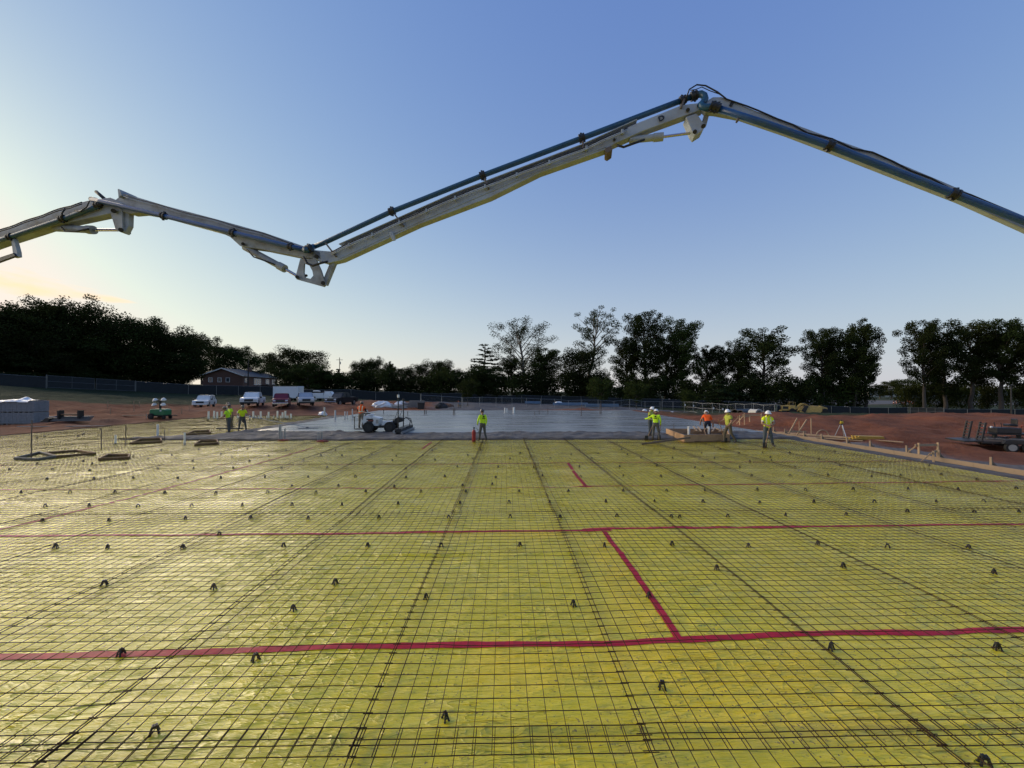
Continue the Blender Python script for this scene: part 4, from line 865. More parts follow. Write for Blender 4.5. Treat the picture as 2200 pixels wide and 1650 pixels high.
# ---------------------------------------------------------------- brick house, poles, far buildings
BRICK = mat('brown brick', (.11, .055, .04), .85, var=.3, vscale=12, bump=.4, bscale=20); ROOF = mat('grey shingles', (.075, .078, .085), .9, var=.25, vscale=6, bump=.4, bscale=10); TRIM = mat('white trim', (.62, .62, .6), .6); GLASS = mat('dark glass', (.03, .04, .05), .08, var=.05, spec=.8)
def house():
    Y = 132.; c = dp(478, 838, Y); toc = Vector((-c.x, -c.y, 0)).normalized(); r = Vector((-toc.y, toc.x, 0))
    r = r if r.x > 0 else -r
    a = R(28); ng = toc*math.cos(a)-r*math.sin(a); nx = toc*math.sin(a)+r*math.cos(a); zb = 1.6
    o = Vector((c.x, c.y, zb)); root = thing('brick_house', 'brown brick house with low gable roof behind the screened fence', 'house', o)
    u, v = nx, -ng                                   # u across the gable (to the right), v back along the house
    def P(x, y, z): return u*x+v*y+Vector((0, 0, z))
    W, Ln, ez, rz_ = 6.0, 26.0, 6.1, 8.3
    wm = MB(); wm.add([P(-W,0,-1),P(W,0,-1),P(W,0,ez),P(0,0,rz_-.05),P(-W,0,ez),P(-W,Ln,-1),P(W,Ln,-1),P(W,Ln,ez),P(0,Ln,rz_-.05),P(-W,Ln,ez)], [(0,1,2,3,4),(9,8,7,6,5),(1,6,7,2),(5,0,4,9)]); wm.build('wall', BRICK, root)
    rf = MB(); ov = .7
    for s in (-1, 1): rf.add([P(s*(W+ov),-ov,ez-.26),P(0,-ov,rz_+.06),P(0,Ln+ov,rz_+.06),P(s*(W+ov),Ln+ov,ez-.26),P(s*(W+ov),-ov,ez-.08),P(0,-ov,rz_+.26),P(0,Ln+ov,rz_+.26),P(s*(W+ov),Ln+ov,ez-.08)], [(0,1,2,3),(4,7,6,5),(0,4,5,1),(3,2,6,7),(0,3,7,4)])
    roof = rf.build('roof', ROOF, root)
    fm = MB()
    for s in (-1, 1): fm.bar(P(s*(W+ov),-ov-.03,ez-.2), P(0,-ov-.03,rz_+.14), .06, .28)
    fm.bar(P(W+ov+.04,-ov,ez-.2), P(W+ov+.04,Ln+ov,ez-.2), .28, .06); fm.build('fascia', TRIM, roof)
    MB().box(P(1.5, 14, rz_+.4), (1.0, 1.0, 1.6)).build('chimney', BRICK, roof)
    def win(x, y, z, w_, h_, face, panes=2):
        if face == 'g': p0 = P(x, -.04, z); e = u; nrm = -v
        else: p0 = P(W+.04, y, z); e = v; nrm = u
        fr = MB()
        fr.add([p0+e*i*w_/2+Vector((0, 0, j*h_/2))+nrm*k for k in (-.05, .06) for i, j in ((-1,-1),(1,-1),(1,1),(-1,1))], [(0,1,2,3),(4,7,6,5),(0,4,5,1),(1,5,6,2),(2,6,7,3),(3,7,4,0)]); f = fr.build('window', TRIM, root)
        for k in range(panes):
            cx = (-.5+(k+.5)/panes)*w_; g = MB(); ww = w_/panes*.78; g.add([p0+e*(cx+i*ww/2)+Vector((0, 0, j*h_*.42))+nrm*.075 for i, j in ((-1,-1),(1,-1),(1,1),(-1,1))], [(0,1,2,3)]); g.build('pane', GLASS, f)
    win(-3.6, 0, 4.6, 1.2, 1.5, 'g', 1); win(-.9, 0, 4.6, 1.2, 1.5, 'g', 1); win(1.6, 0, 4.6, 1.2, 1.5, 'g', 1); win(-2.8, 0, 1.3, 1.2, 1.5, 'g', 1); win(2.4, 0, 1.3, 1.2, 1.5, 'g', 1)
    win(0, 2.0, 4.6, 1.2, 1.5, 's', 1); win(0, 10, 4.2, 5.0, 2.3, 's', 3); win(0, 17.5, 4.4, 2.6, 1.8, 's', 2); win(0, 22.5, 4.4, 2.6, 1.8, 's', 2); win(0, 3, 1.2, 2.2, 1.4, 's', 2)
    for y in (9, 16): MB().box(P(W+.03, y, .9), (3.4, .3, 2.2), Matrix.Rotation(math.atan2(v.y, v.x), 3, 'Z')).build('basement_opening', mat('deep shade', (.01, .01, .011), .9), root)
    MB().box(P(W+1.2, 18, 3.1), (10, 2.4, .3), Matrix.Rotation(math.atan2(v.y, v.x), 3, 'Z')).build('deck', mat('weathered deck wood', (.10, .075, .055), .85), root)
    for y in (13.5, 18, 22.5): MB().cyl(P(W+2.2, y, -1), P(W+2.2, y, 3.1), .12, 8).build('deck_post', mat('weathered deck wood', (.1, .075, .055)), root)
house()
POLE = mat('dark pole wood', (.035, .028, .022), .9, var=.3)
def upole(px, top, Y, label, r=.14, arm=True):
    p = at(px, Y); t = dp(px, top, Y).z-p.z; o = thing('utility_pole', label, 'pole', p)
    MB().tube([(0, 0, -.3), (0, 0, t)], [r, r*.7], 8).build('post', POLE, o)
    if arm:
        MB().box((0, 0, t-.9), (2.4, .12, .14)).build('crossarm', POLE, o); MB().cyl((.35, -.2, t-2.6), (.35, -.2, t-1.6), .22, 10).build('transformer', GALV, o)
upole(533, 772, 108, 'dark utility pole in front of the brick house', .16, False)
upole(729, 768, 150, 'distant utility pole with crossarm against the yellow sky', .16)
def lamp_pole():
    p = at(2172, 78); t = dp(2172, 828, 78).z-p.z; o = thing('lamp_pole', 'black light pole at the right under the trees', 'light pole', p)
    MB().tube([(0, 0, -.2), (0, 0, t)], [.13, .10], 8).build('post', BLACK, o); MB().box((-.3, 0, t+.05), (1.0, .35, .14)).build('lamp_head', BLACK, o); MB().cyl((0, 0, -.1), (0, 0, .4), .24, 10).build('base', mat('grey concrete', (.25, .25, .24), .9), o)
lamp_pole()
def warehouse():
    WH = mat('pale cladding', (.72, .68, .60), .7, var=.05); p = at(2010, 430); o = thing('warehouse', 'long low pale warehouse far beyond the road on the right', 'building', p)  # cladding is one even pale warm-white colour
    MB().box((0, 0, 3.2), (190, 40, 8.4)).build('wall', WH, o); MB().box((0, 0, 7.7), (194, 44, .6)).build('roof', ROOF, o)
    for k in range(14): MB().box((-84+k*13, -20.1, 1.4), (3.4, .3, 3.8)).build('dock_door', mat('grey dock door', (.30, .30, .30), .6), o)
warehouse()
CONE = mat('orange red plastic', (.42, .06, .03), .5, var=.15); 
for i, (px, Y) in enumerate([(1926,176),(1932,190),(1938,172),(1950,200),(1955,176),(1956,178),(1944,168),(1920,172),(1962,170)]):
    p = at(px, Y); o = thing('traffic_drum', 'orange red traffic drum on the far road beyond the fence', 'traffic drum', p, 0, 'traffic drums on the far road')
    MB().lathe([(.36, 0), (.36, .06), (.29, .07), (.26, .95), (.18, 1.02)], n=10).build('drum', CONE, o); MB().lathe([(.285, .45), (.28, .62)], n=10).build('reflective_band', TRIM, o); MB().box((0, 0, 1.1), (.25, .06, .16)).build('handle', CONE, o)
# ---------------------------------------------------------------- vehicles
TYRE = mat('black tyre', (.015, .015, .015), .85, var=.2, bump=.3, bscale=30); RIM = mat('steel rim', (.35, .35, .36), .35, metal=.8); CHR = mat('bumper chrome', (.5, .5, .5), .2, metal=1)
LENS = mat('headlight lens', (.55, .57, .6), .12, spec=.8, var=.05); GRL = mat('black grille', (.015, .015, .016), .4); DGL = mat('car glass', (.012, .014, .016), .18, spec=.22, var=.05); TAIL = mat('red tail lamp', (.3, .01, .01), .3)
def paint(n, c, mt=0.0): return mat('car paint '+n, c, .28, metal=mt, var=.05, spec=.6, dirt=[x*.75+.012 for x in c], dirt_amt=.4, dscale=2)
def facing(p, a, away=False):
    toc = Vector((-p.x, -p.y, 0)).normalized(); r = Vector((-toc.y, toc.x, 0)); r = r if r.x*abs(toc.y) >= 0 and r.dot(Vector((-toc.y, toc.x, 0))) else r
    r = Vector((-toc.y, toc.x, 0))                   # image right as seen from the camera
    h = toc*math.cos(a)-r*math.sin(a); return math.atan2(h.y, h.x)
def wheel(par, x, y, r, w_=.26, rim=RIM):
    s = 1 if y > 0 else -1
    t = MB().lathe([(r*.62, -w_/2), (r*.93, -w_/2), (r, -w_*.32), (r, w_*.32), (r*.93, w_/2), (r*.62, w_/2)], (x, y, r), (0, 1, 0), 18).build('wheel', TYRE, par, smooth=False)
    MB().lathe([(r*.2, 0), (r*.6, .02), (r*.63, .05)], (x, y+s*w_*.36, r), (0, s, 0), 14).build('rim', rim, t)
def prof_body(par, name, poly, wd, m, bev=.06, z0=None):
    return MB().prism(poly, (0, 0, 0), (1, 0, 0), (0, 0, 1), (0, wd, 0)).build(name, m, par, bevel=bev, seg=2)
def cabin(par, x0, x1, x2, x3, zb, zt, wb, wt, m, wins=((0, .5), (.53, 1)), rear=True):
    """x0 windscreen base, x1 roof front, x2 roof rear, x3 rear base"""
    v = [(x0, -wb/2, zb), (x3, -wb/2, zb), (x3, wb/2, zb), (x0, wb/2, zb), (x1, -wt/2, zt), (x2, -wt/2, zt), (x2, wt/2, zt), (x1, wt/2, zt)]
    MB().add(v, [(3, 2, 1, 0), (4, 5, 6, 7), (0, 1, 5, 4), (1, 2, 6, 5), (2, 3, 7, 6), (3, 0, 4, 7)]).build('cab', m, par, bevel=.05, seg=2)
    V = [Vector(p) for p in v]
    def pane(name, a, b, c, d, i0, i1, j0, j1, off):
        P = lambda s, t: a.lerp(b, s).lerp(d.lerp(c, s), t)
        q = [P(i0, j0), P(i1, j0), P(i1, j1), P(i0, j1)]; n = (q[1]-q[0]).cross(q[3]-q[0]).normalized(); q = [p+n*off for p in q]
        MB().add(q+[p-n*.05 for p in q], [(0, 1, 2, 3), (0, 4, 5, 1), (1, 5, 6, 2), (2, 6, 7, 3), (3, 7, 4, 0)]).build(name, DGL, par)
    pane('windscreen', V[3], V[0], V[4], V[7], .07, .93, .10, .90, .02)
    if rear: pane('rear_window', V[1], V[2], V[6], V[5], .1, .9, .15, .88, .02)
    for i0, i1 in wins:
        pane('side_window', V[0], V[1], V[5], V[4], .04+i0*.92, .04+i1*.92, .14, .88, .018); pane('side_window', V[2], V[3], V[7], V[6], 1-(.04+i1*.92), 1-(.04+i0*.92), .14, .88, .018)
def vehicle(kind, px, Y, a, m, label, sc=1.0, bump=CHR, grille=GRL, hl=LENS, name='pickup_truck', py=None):
    p = at(px, Y); o = thing(name, label, 'car' if name == 'suv' else ('truck' if 'truck' in name else 'car'), p, facing(p, a)); o.scale = (sc,)*3
    if kind == 'suv': L_, Wd, r = 4.8, 1.9, .38
    else: L_, Wd, r = 5.9, 2.03, .41
    f, b = L_*.48, -L_*.52; ax0, ax1 = f-.95, b+1.15
    def arch(cx, R_): return [(cx+R_*math.cos(t), r*.95+R_*math.sin(t)) for t in np.linspace(0, math.pi, 7)]
    def arch_r(cx, R_): return arch(cx, R_)
    hood = 1.12 if kind == 'suv' else 1.22; bed = 1.10 if kind == 'suv' else 1.22
    low = .42
    poly = [(f, low+.05), (f, hood-.28), (f-.12, hood-.08), (f-1.45, hood+.03), (b+.0, bed), (b, low+.12), (ax1-r-.16, low)]
    poly += [(ax1+(r+.10)*math.cos(t), max(low, r+(r+.10)*math.sin(t))) for t in np.linspace(math.pi, 0, 7)]
    poly += [(ax1+r+.16, low-.02), (ax0-r-.16, low-.02)]
    poly += [(ax0+(r+.10)*math.cos(t), max(low, r+(r+.10)*math.sin(t))) for t in np.linspace(math.pi, 0, 7)]
    poly += [(ax0+r+.14, low)]
    prof_body(o, 'body', poly, Wd, m, .05)
    if kind == 'suv': cabin(o, f-1.35, f-2.0, b+.35, b+.05, 1.05, 1.80, Wd*.93, Wd*.78, m, ((0, .36), (.40, .70), (.74, .98)))
    elif kind == 'crew': cabin(o, f-1.4, f-2.05, b+2.15, b+1.9, 1.15, 1.92, Wd*.94, Wd*.80, m)
    else: cabin(o, f-1.4, f-2.0, b+2.6, b+2.45, 1.15, 1.92, Wd*.94, Wd*.80, m, ((0, .62), (.68, 1)))
    for x in (ax0, ax1):
        for s in (-1, 1): wheel(o, x, s*(Wd/2-.14), r)
    MB().box((f+.03, 0, hood-.36), (.08, Wd*.5, .32)).build('grille', grille, o, bevel=.02)
    for s in (-1, 1):
        MB().box((f+.0, s*Wd*.37, hood-.32), (.14, .34, .22)).build('headlight', hl, o, bevel=.03)
        MB().box((f-1.55, s*(Wd/2+.12), 1.22), (.16, .22, .20)).build('mirror', GRL, o, bevel=.02)
        MB().box((b-.01, s*Wd*.44, bed-.28), (.08, .14, .36)).build('tail_light', TAIL, o)
    MB().box((f+.06, 0, .52), (.20, Wd*.97, .24)).build('front_bumper', bump, o, bevel=.04)
    MB().box((b-.05, 0, .56), (.16, Wd*.92, .20)).build('rear_bumper', bump, o, bevel=.03)
    if kind != 'suv': MB().box((b+1.0, 0, bed+.005), (1.75, Wd*.82, .03)).build('bed_opening', GRL, o)
    else:
        for s in (-1, 1): MB().tube([(b+.6, s*.62, 1.84), (b+2.4, s*.62, 1.86)], .025, 6).build('roof_rail', GRL, o)
    return o
WHITE = paint('white', (.70, .71, .72)); SILVER = paint('silver', (.42, .43, .45), .3); RED = paint('dark red', (.16, .012, .018)); BLK = paint('black', (.012, .013, .016)); GLD = paint('pale gold white', (.66, .66, .64))
vehicle('suv', 440, 61, R(14), GLD, 'white sport utility vehicle, leftmost of the parked vehicles', name='suv', bump=GLD)
vehicle('crew', 544, 58.5, R(10), WHITE, 'white crew-cab pickup with black grille, second from the left', sc=1.05, bump=GRL)
vehicle('single', 606, 58.5, R(4), RED, 'dark red pickup parked in front of the white box trailer')
vehicle('crew', 656, 58.5, R(-3), SILVER, 'silver white pickup facing the camera right of the red pickup', bump=GRL)
vehicle('crew', 734, 68, R(33), BLK, 'black pickup truck at the right end of the parked row', sc=1.08)
def service_truck():
    p = at(702, 88); o = thing('service_truck', 'white service truck with tool-box body behind the black pickup', 'truck', p, facing(p, R(-66)))
    poly = [(3.0, .55), (3.0, 1.05), (2.85, 1.28), (1.5, 1.36), (-.3, 1.36), (-.3, .55)]; prof_body(o, 'body', poly, 2.05, WHITE)
    cabin(o, 1.6, 1.0, -.1, -.25, 1.3, 2.12, 1.95, 1.7, WHITE, ((0, .95),))
    MB().box((-1.85, 0, 1.15), (3.0, 2.2, 1.15)).build('service_body', WHITE, o, bevel=.04)
    for k in range(3):
        for s in (-1, 1): MB().box((-2.85+k*.98, s*1.11, 1.15), (.86, .03, .95)).build('locker_door', WHITE, o, bevel=.012)
    MB().box((-1.9, 0, 1.85), (2.9, 1.9, .22)).build('cargo_tray', GRL, o); MB().tube([(-2.8, -.3, 2.12), (-1.9, -.3, 2.18), (-1.3, -.3, 2.1)], .16, 8).build('load', TRIM, o)
    for x in (2.0, -1.9):
        for s in (-1, 1): wheel(o, x, s*.92, .42)
    for s in (-1, 1): MB().box((3.0, s*.78, 1.05), (.1, .35, .22)).build('headlight', LENS, o)
    MB().box((3.05, 0, .62), (.2, 2.0, .25)).build('front_bumper', CHR, o)
service_truck()
def box_trailer():
    p = at(620, 86); o = thing('box_trailer', 'plain white enclosed box trailer behind the red pickup', 'trailer', p, facing(p, R(-60))); o.scale = (.86, 1, 1)
    MB().box((0, 0, 1.85), (6.2, 2.4, 2.5)).build('box', mat('white trailer skin', (.62, .64, .68), .45, var=.05, vscale=1), o, bevel=.04)
    for z in (.62, 3.1):
        for s in (-1, 1): MB().box((0, s*1.21, z), (6.22, .03, .09)).build('edge_trim', GALV, o)
    MB().box((3.115, 0, 1.85), (.03, 2.1, 2.2)).build('rear_door', TRIM, o)
    MB().tube([(-3.1, -.6, .5), (-4.2, 0, .5), (-3.1, .6, .5)], .05, 6).build('drawbar', GRL, o); MB().cyl((-4.0, 0, 0), (-4.0, 0, .6), .05, 8).build('jack', GALV, o)
    for x in (.1, .95):
        for s in (-1, 1): wheel(o, x, s*1.0, .34, .2)
box_trailer()
CATY = mat('faded yellow machine paint', (.52, .35, .10), .55, var=.2, vscale=2, dirt=(.30, .20, .08), dirt_amt=.8, dscale=1.2); CATD = mat('dark machine recess', (.03, .028, .025), .7)
def scraper():
    p = at(1724, 98); o = thing('motor_scraper', 'old yellow earthmoving scraper parked behind the dirt mound', 'earthmover', p, facing(p, R(72))); o.scale = (.76, .8, .88)
    MB().prism([(6.2, 1.0), (6.2, 2.35), (4.1, 2.6), (3.9, 1.0)], (0, 0, 0), (1, 0, 0), (0, 0, 1), (0, 1.7, 0)).build('engine_hood', CATY, o, bevel=.06)
    MB().box((6.24, 0, 1.75), (.06, 1.3, 1.0)).build('grille', CATD, o); MB().box((6.3, 0, .95), (.25, 2.3, .3)).build('front_bumper', CATY, o, bevel=.03)
    for s in (-1, 1): MB().box((5.1, s*.87, 1.85), (1.5, .03, .7)).build('side_grille', CATD, o)
    MB().box((3.2, .35, 1.9), (1.6, 1.7, 1.2)).build('cab_base', CATY, o, bevel=.05); MB().box((2.9, .35, 2.75), (.5, .6, .8), taper=(.8, .9)).build('seat', CATD, o, bevel=.05)
    MB().tube([(3.6, .35, 2.5), (3.45, .35, 3.0)], .04, 6).build('steering_column', CATD, o)
    for s in (-.35, 1.05):
        MB().tube([(2.35, s, 2.4), (2.4, s, 3.45), (3.9, s, 3.45), (4.05, s, 2.4)], .05, 6).build('roll_bar', CATY, o)
    MB().prism([(3.1, 1.8), (1.9, 2.0), (.6, 3.1), (-.9, 3.15), (-1.6, 2.4), (-1.1, 2.3), (-.5, 2.75), (.4, 2.7), (1.6, 1.5), (3.1, 1.3)], (0, 0, 0), (1, 0, 0), (0, 0, 1), (0, .8, 0)).build('gooseneck', CATY, o, bevel=.05)
    MB().prism([(1.0, .35), (-4.3, .5), (-4.9, 1.0), (-4.8, 2.3), (-3.4, 2.45), (-.9, 2.35), (.5, 1.85), (1.2, .9)], (0, 0, 0), (1, 0, 0), (0, 0, 1), (0, 3.0, 0)).build('bowl', CATY, o, bevel=.07)
    MB().prism([(-.2, .5), (.9, 1.0), (.2, 2.2), (-.9, 2.6), (-1.1, 2.3)], (0, 1.0, 0), (1, 0, 0), (0, 0, 1), (0, 1.3, 0)).build('apron', CATD, o, bevel=.05)
    for s in (-1, 1):
        MB().bar((-.8, s*1.56, 2.4), (1.9, s*1.56, 1.2), .12, .3).build('pull_arm', CATY, o, bevel=.03)
        MB().cyl((-1.6, s*.8, 2.8), (-.2, s*.8, 3.2), .12, 10).build('lift_cylinder', CATD, o)
    MB().prism([(-4.4, 1.2), (-6.6, 1.4), (-6.6, 1.9), (-4.6, 2.5)], (0, 0, 0), (1, 0, 0), (0, 0, 1), (0, 1.3, 0)).build('rear_frame', CATY, o, bevel=.05)
    for x, rr in ((3.3, .86), (-5.7, .86)):
        for s in (-1, 1): wheel(o, x, s*1.25, rr, .62, CATY)
scraper()
# flatbed equipment trailer with a ride-on trowel machine
def flatbed():
    p = onground(2154, 968); o = thing('equipment_trailer', 'black tandem-axle flatbed trailer with raised loading ramps', 'trailer', p, facing(p, R(60)))
    o.scale = (.80,)*3; STEEL = mat('black painted steel', (.02, .02, .021), .5, var=.3, dirt=(.08, .05, .035), dirt_amt=.5); DECK = mat('weathered trailer deck', (.13, .095, .07), .8, var=.3)
    MB().box((-2.2, 0, .62), (7.6, 2.0, .16)).build('frame', STEEL, o, bevel=.02)
    for k in range(9): MB().box((-2.2, -.88+k*.22, .72), (7.4, .20, .04)).build('deck_plank', DECK, o)
    MB().box((2.0, 0, .66), (1.0, 2.0, .10), Matrix.Rotation(.06, 3, 'Y')).build('beaver_tail', STEEL, o)
    for s in (-1, 1):
        rp = MB()
        for t in (-.25, .25): rp.bar((1.55, s*.66+t, .75), (1.33, s*.66+t, 1.98), .09, .09, up=(0, 1, 0))
        for k in range(6): f = .06+k*.17; rp.bar((1.55-.22*f, s*.66-.25, .75+1.23*f), (1.55-.22*f, s*.66+.25, .75+1.23*f), .08, .07)
        rp.build('loading_ramp', STEEL, o)
    for x in (.25, -.58):
        for s in (-1, 1): wheel(o, x, s*1.18, .35, .22, mat('pale wheel', (.27, .27, .26), .5))
    for s in (-1, 1): MB().prism([(-1.05, .6), (-.9, .82), (.55, .82), (.7, .6)], (0, s*1.18, 0), (1, 0, 0), (0, 0, 1), (0, .26, 0)).build('fender', STEEL, o)
    MB().tube([(-6.0, -.7, .6), (-7.4, 0, .55), (-6.0, .7, .6)], .06, 6).build('drawbar', STEEL, o)
    fa = facing(p, R(60)); q = p+Vector((math.cos(fa), math.sin(fa), 0))*.75; t = thing('ride_on_trowel', 'black ride-on power trowel machine loaded on the flatbed trailer', 'power trowel', q+Vector((0, 0, .64)), facing(p, R(60))); t.scale = (.80,)*3
    ORG = mat('worn orange paint', (.30, .05, .025), .5, var=.2)
    for x in (-.55, -1.75):
        MB().tube([(x+.62*math.cos(a), .62*math.sin(a), .12) for a in np.linspace(0, 2*math.pi, 19)[:-1]], .03, 6, closed=True).build('guard_ring', STEEL, t)
        for k in range(4):
            a = k*math.pi/2+.4; MB().bar((x+.1*math.cos(a), .1*math.sin(a), .05), (x+.58*math.cos(a), .58*math.sin(a), .05), .15, .015).build('trowel_blade', GALV, t)
        MB().cyl((x, 0, .05), (x, 0, .35), .12, 10).build('gearbox', STEEL, t)
    MB().box((-1.15, 0, .38), (2.3, .9, .12)).build('deck', STEEL, t, bevel=.02); MB().box((-1.0, .1, .62), (1.3, .8, .40)).build('engine', STEEL, t, bevel=.05)
    MB().box((-1.0, -.44, .62), (.9, .03, .22)).build('name_plate', GALV, t); MB().box((-1.35, 0, .98), (.5, .55, .16)).build('seat', BLACK, t, bevel=.05); MB().box((-1.55, 0, 1.22), (.12, .5, .42)).build('backrest', BLACK, t, bevel=.05)
    for s in (-.3, .3): MB().tube([(-.75, s, .8), (-.7, s, 1.15)], .02, 6).build('control_stick', BLACK, t)
    MB().tube([(-2.1, -.4, .4), (-2.15, -.4, .95), (-2.15, .4, .95), (-2.1, .4, .4)], .03, 6).build('guard_rail', ORG, t); MB().tube([(.1, -.4, .4), (.1, -.4, .75), (.1, .4, .75), (.1, .4, .4)], .03, 6).build('guard_rail', ORG, t)
    for s in (-.3, .3): MB().cyl((-.25, s, .82), (-.18, s, .84), .07, 10).build('work_lamp', LENS, t)
flatbed()
# laser screed
def laser_screed():
    p = gp(819, 931, 0); p.z = .0; o = thing('laser_screed', 'white four-wheeled laser screed machine on the wet concrete edge', 'concrete screed', Vector((p.x, p.y, .10)), 0)
    k = p.y/F; W_ = mat('white machine paint', (.66, .66, .64), .4, var=.1, dirt=(.2, .2, .2), dirt_amt=.5, dscale=3); X = lambda px: (px-819)*k
    MB().prism([(X(781), .42), (X(781), 1.02), (X(790), 1.08), (X(812), 1.0), (X(819), .92), (X(817), .42)], (0, 0, 0), (1, 0, 0), (0, 0, 1), (0, .8, 0)).build('engine_housing', W_, o, bevel=.03)
    for z in (.86, .70): MB().box((X(799), -.41, z), (.42, .02, .08)).build('vent', GRL, o)
    MB().box((X(801), -.415, .78), (.36, .02, .07)).build('decal', RED, o); MB().box((X(814.5), -.41, .72), (.16, .02, .24)).build('side_grille', GALV, o)
    MB().box((X(833), 0, .58), (X(845)-X(823), .6, .28), taper=(.8, .9)).build('front_hood', W_, o, bevel=.03); MB().box((X(818), 0, .36), (1.9, .5, .16)).build('chassis', DARK, o)
    for px in (797, 841):
        for s in (-1, 1): wheel(o, X(px), s*.46, .355, .26, DARK)
    MB().box((X(776), 0, .22), (.5, .8, .06)).build('operator_platform', DARK, o)
    MB().tube([(X(766), -.3, .2), (X(766), -.3, .98)], .025, 6).build('handrail', DARK, o); MB().box((X(765), -.3, 1.0), (.16, .05, .05)).build('hand_grip', DARK, o)
    MB().tube([(X(784), 0, 1.05), (X(788), 0, 1.2)], .03, 6).build('control_column', DARK, o); MB().box((X(789), 0, 1.22), (.3, .4, .06)).build('control_panel', DARK, o)
    MB().box((X(797), 0, 1.12), (.28, .5, .12)).build('fuel_tank', W_, o, bevel=.03)
    hd = MB().prism([(X(844), .55), (X(846), .82), (X(856), 1.0), (X(866), .92), (X(866), .7), (X(856), .6)], (0, 0, 0), (1, 0, 0), (0, 0, 1), (0, .5, 0)).build('screed_arm', DARK, o, bevel=.02)
    MB().box((X(868), 0, .22), (.42, 3.2, .26)).build('screed_head', DARK, o, bevel=.02); MB().cyl((X(861), -1.6, .16), (X(861), 1.6, .16), .12, 10).build('auger', GALV, o); MB().box((X(876), 0, .10), (.14, 3.2, .12)).build('plough', GALV, o)
    for s in (-1.3, 0):
        MB().tube([(X(866), s, .3), (X(866), s, 2.35 if s else 2.0)], .035, 8).build('laser_mast', DARK, o); MB().cyl((X(866), s, 2.3 if s else 2.0), (X(866), s, 2.48 if s else 2.2), .07, 10).build('laser_receiver', TRIM if s else DARK, o)
    for s in (-.7, .4): MB().bar((X(852), s, .8), (X(861), s, 1.5), .04, .04).build('brace', GALV, o)
    MB().tube([(X(868), -.3, .9), (X(876), -.3, .95), (X(883), -.3, .75), (X(881), -.3, .4), (X(872), -.3, .3)], .035, 6).build('hydraulic_hose', HOSE, o); MB().tube([(X(819), -.2, .9), (X(835), -.2, .78), (X(850), -.2, .85)], .02, 6).build('hydraulic_hose', HOSE, o)
    MB().tube([(X(868), .3, .95), (X(879), .3, .85), (X(882), .3, .5)], .03, 6).build('hydraulic_hose', HOSE, o)
laser_screed()
# ---------------------------------------------------------------- site things
def light_tower():
    p = onground(345, 900); k = p.y/F; o = thing('light_tower', 'green towable light tower with four round lamps folded low', 'light tower', p, facing(p, R(-50))); o.scale = (.85, .85, .93)
    GRN = mat('green machine paint', (.02, .16, .06), .4, var=.15, dirt=(.05, .10, .05), dirt_amt=.4)
    MB().prism([(-.85, .42), (-.85, .95), (-.7, 1.08), (.7, 1.08), (.85, .95), (.85, .42)], (0, 0, 0), (1, 0, 0), (0, 0, 1), (0, 1.1, 0)).build('housing', GRN, o, bevel=.05)
    MB().box((0, 0, .36), (2.0, 1.0, .10)).build('chassis', DARK, o); MB().box((-.2, -.56, .75), (.7, .02, .35)).build('door', GRN, o, bevel=.01); MB().box((.45, -.56, .9), (.2, .02, .12)).build('sticker', TRIM, o)
    for s in (-1, 1): wheel(o, -.55, s*.66, .32, .2, DARK); 
    for s in (-1, 1): wheel(o, .75, s*.45, .2, .14, DARK)
    MB().tube([(.85, 0, .4), (1.9, 0, .38)], .05, 6).build('drawbar', DARK, o); MB().box((-.05, 0, 1.5), (.16, .16, 1.0)).build('mast', DARK, o); MB().box((-.05, 0, 1.95), (.5, .2, .12)).build('lamp_bar', DARK, o)
    for x, z in ((-.55, 2.0), (.42, 2.05), (-.65, 1.5), (.38, 1.52)):
        l = MB().lathe([(.06, .22), (.14, .18), (.26, .02), (.27, -.02)], (x, -.12, z), (.15 if x > 0 else -.15, -.25, .9), 16).build('lamp_head', mat('white lamp reflector', (.62, .62, .6), .4), o, smooth=True)
        MB().lathe([(.25, -.03), (.23, -.05)], (x, -.12, z), (.15 if x > 0 else -.15, -.25, .9), 16).build('lens', LENS, l)
    for x, y in ((-1.0, .7), (-1.0, -.7)): MB().tube([(x, y, .05), (x, y, .6)], .03, 6).build('outrigger', GALV, o)
light_tower()
BLOCK = mat('grey concrete block', (.19, .20, .215), .9, var=.18, vscale=5, bump=.5, bscale=20); PINE = mat('new pine lumber', (.36, .25, .15), .75, var=.2, vscale=4, bump=.15, bscale=25); PLY = mat('old form lumber', (.27, .16, .085), .8, var=.25, vscale=3, dirt=(.12, .09, .07), dirt_amt=.6, dscale=3); PLYG = mat('grey form lumber', (.20, .19, .18), .85, var=.25)
FILM = mat('white plastic film', (.72, .74, .76), .3, var=.05, spec=.6, bump=.5, bscale=5)
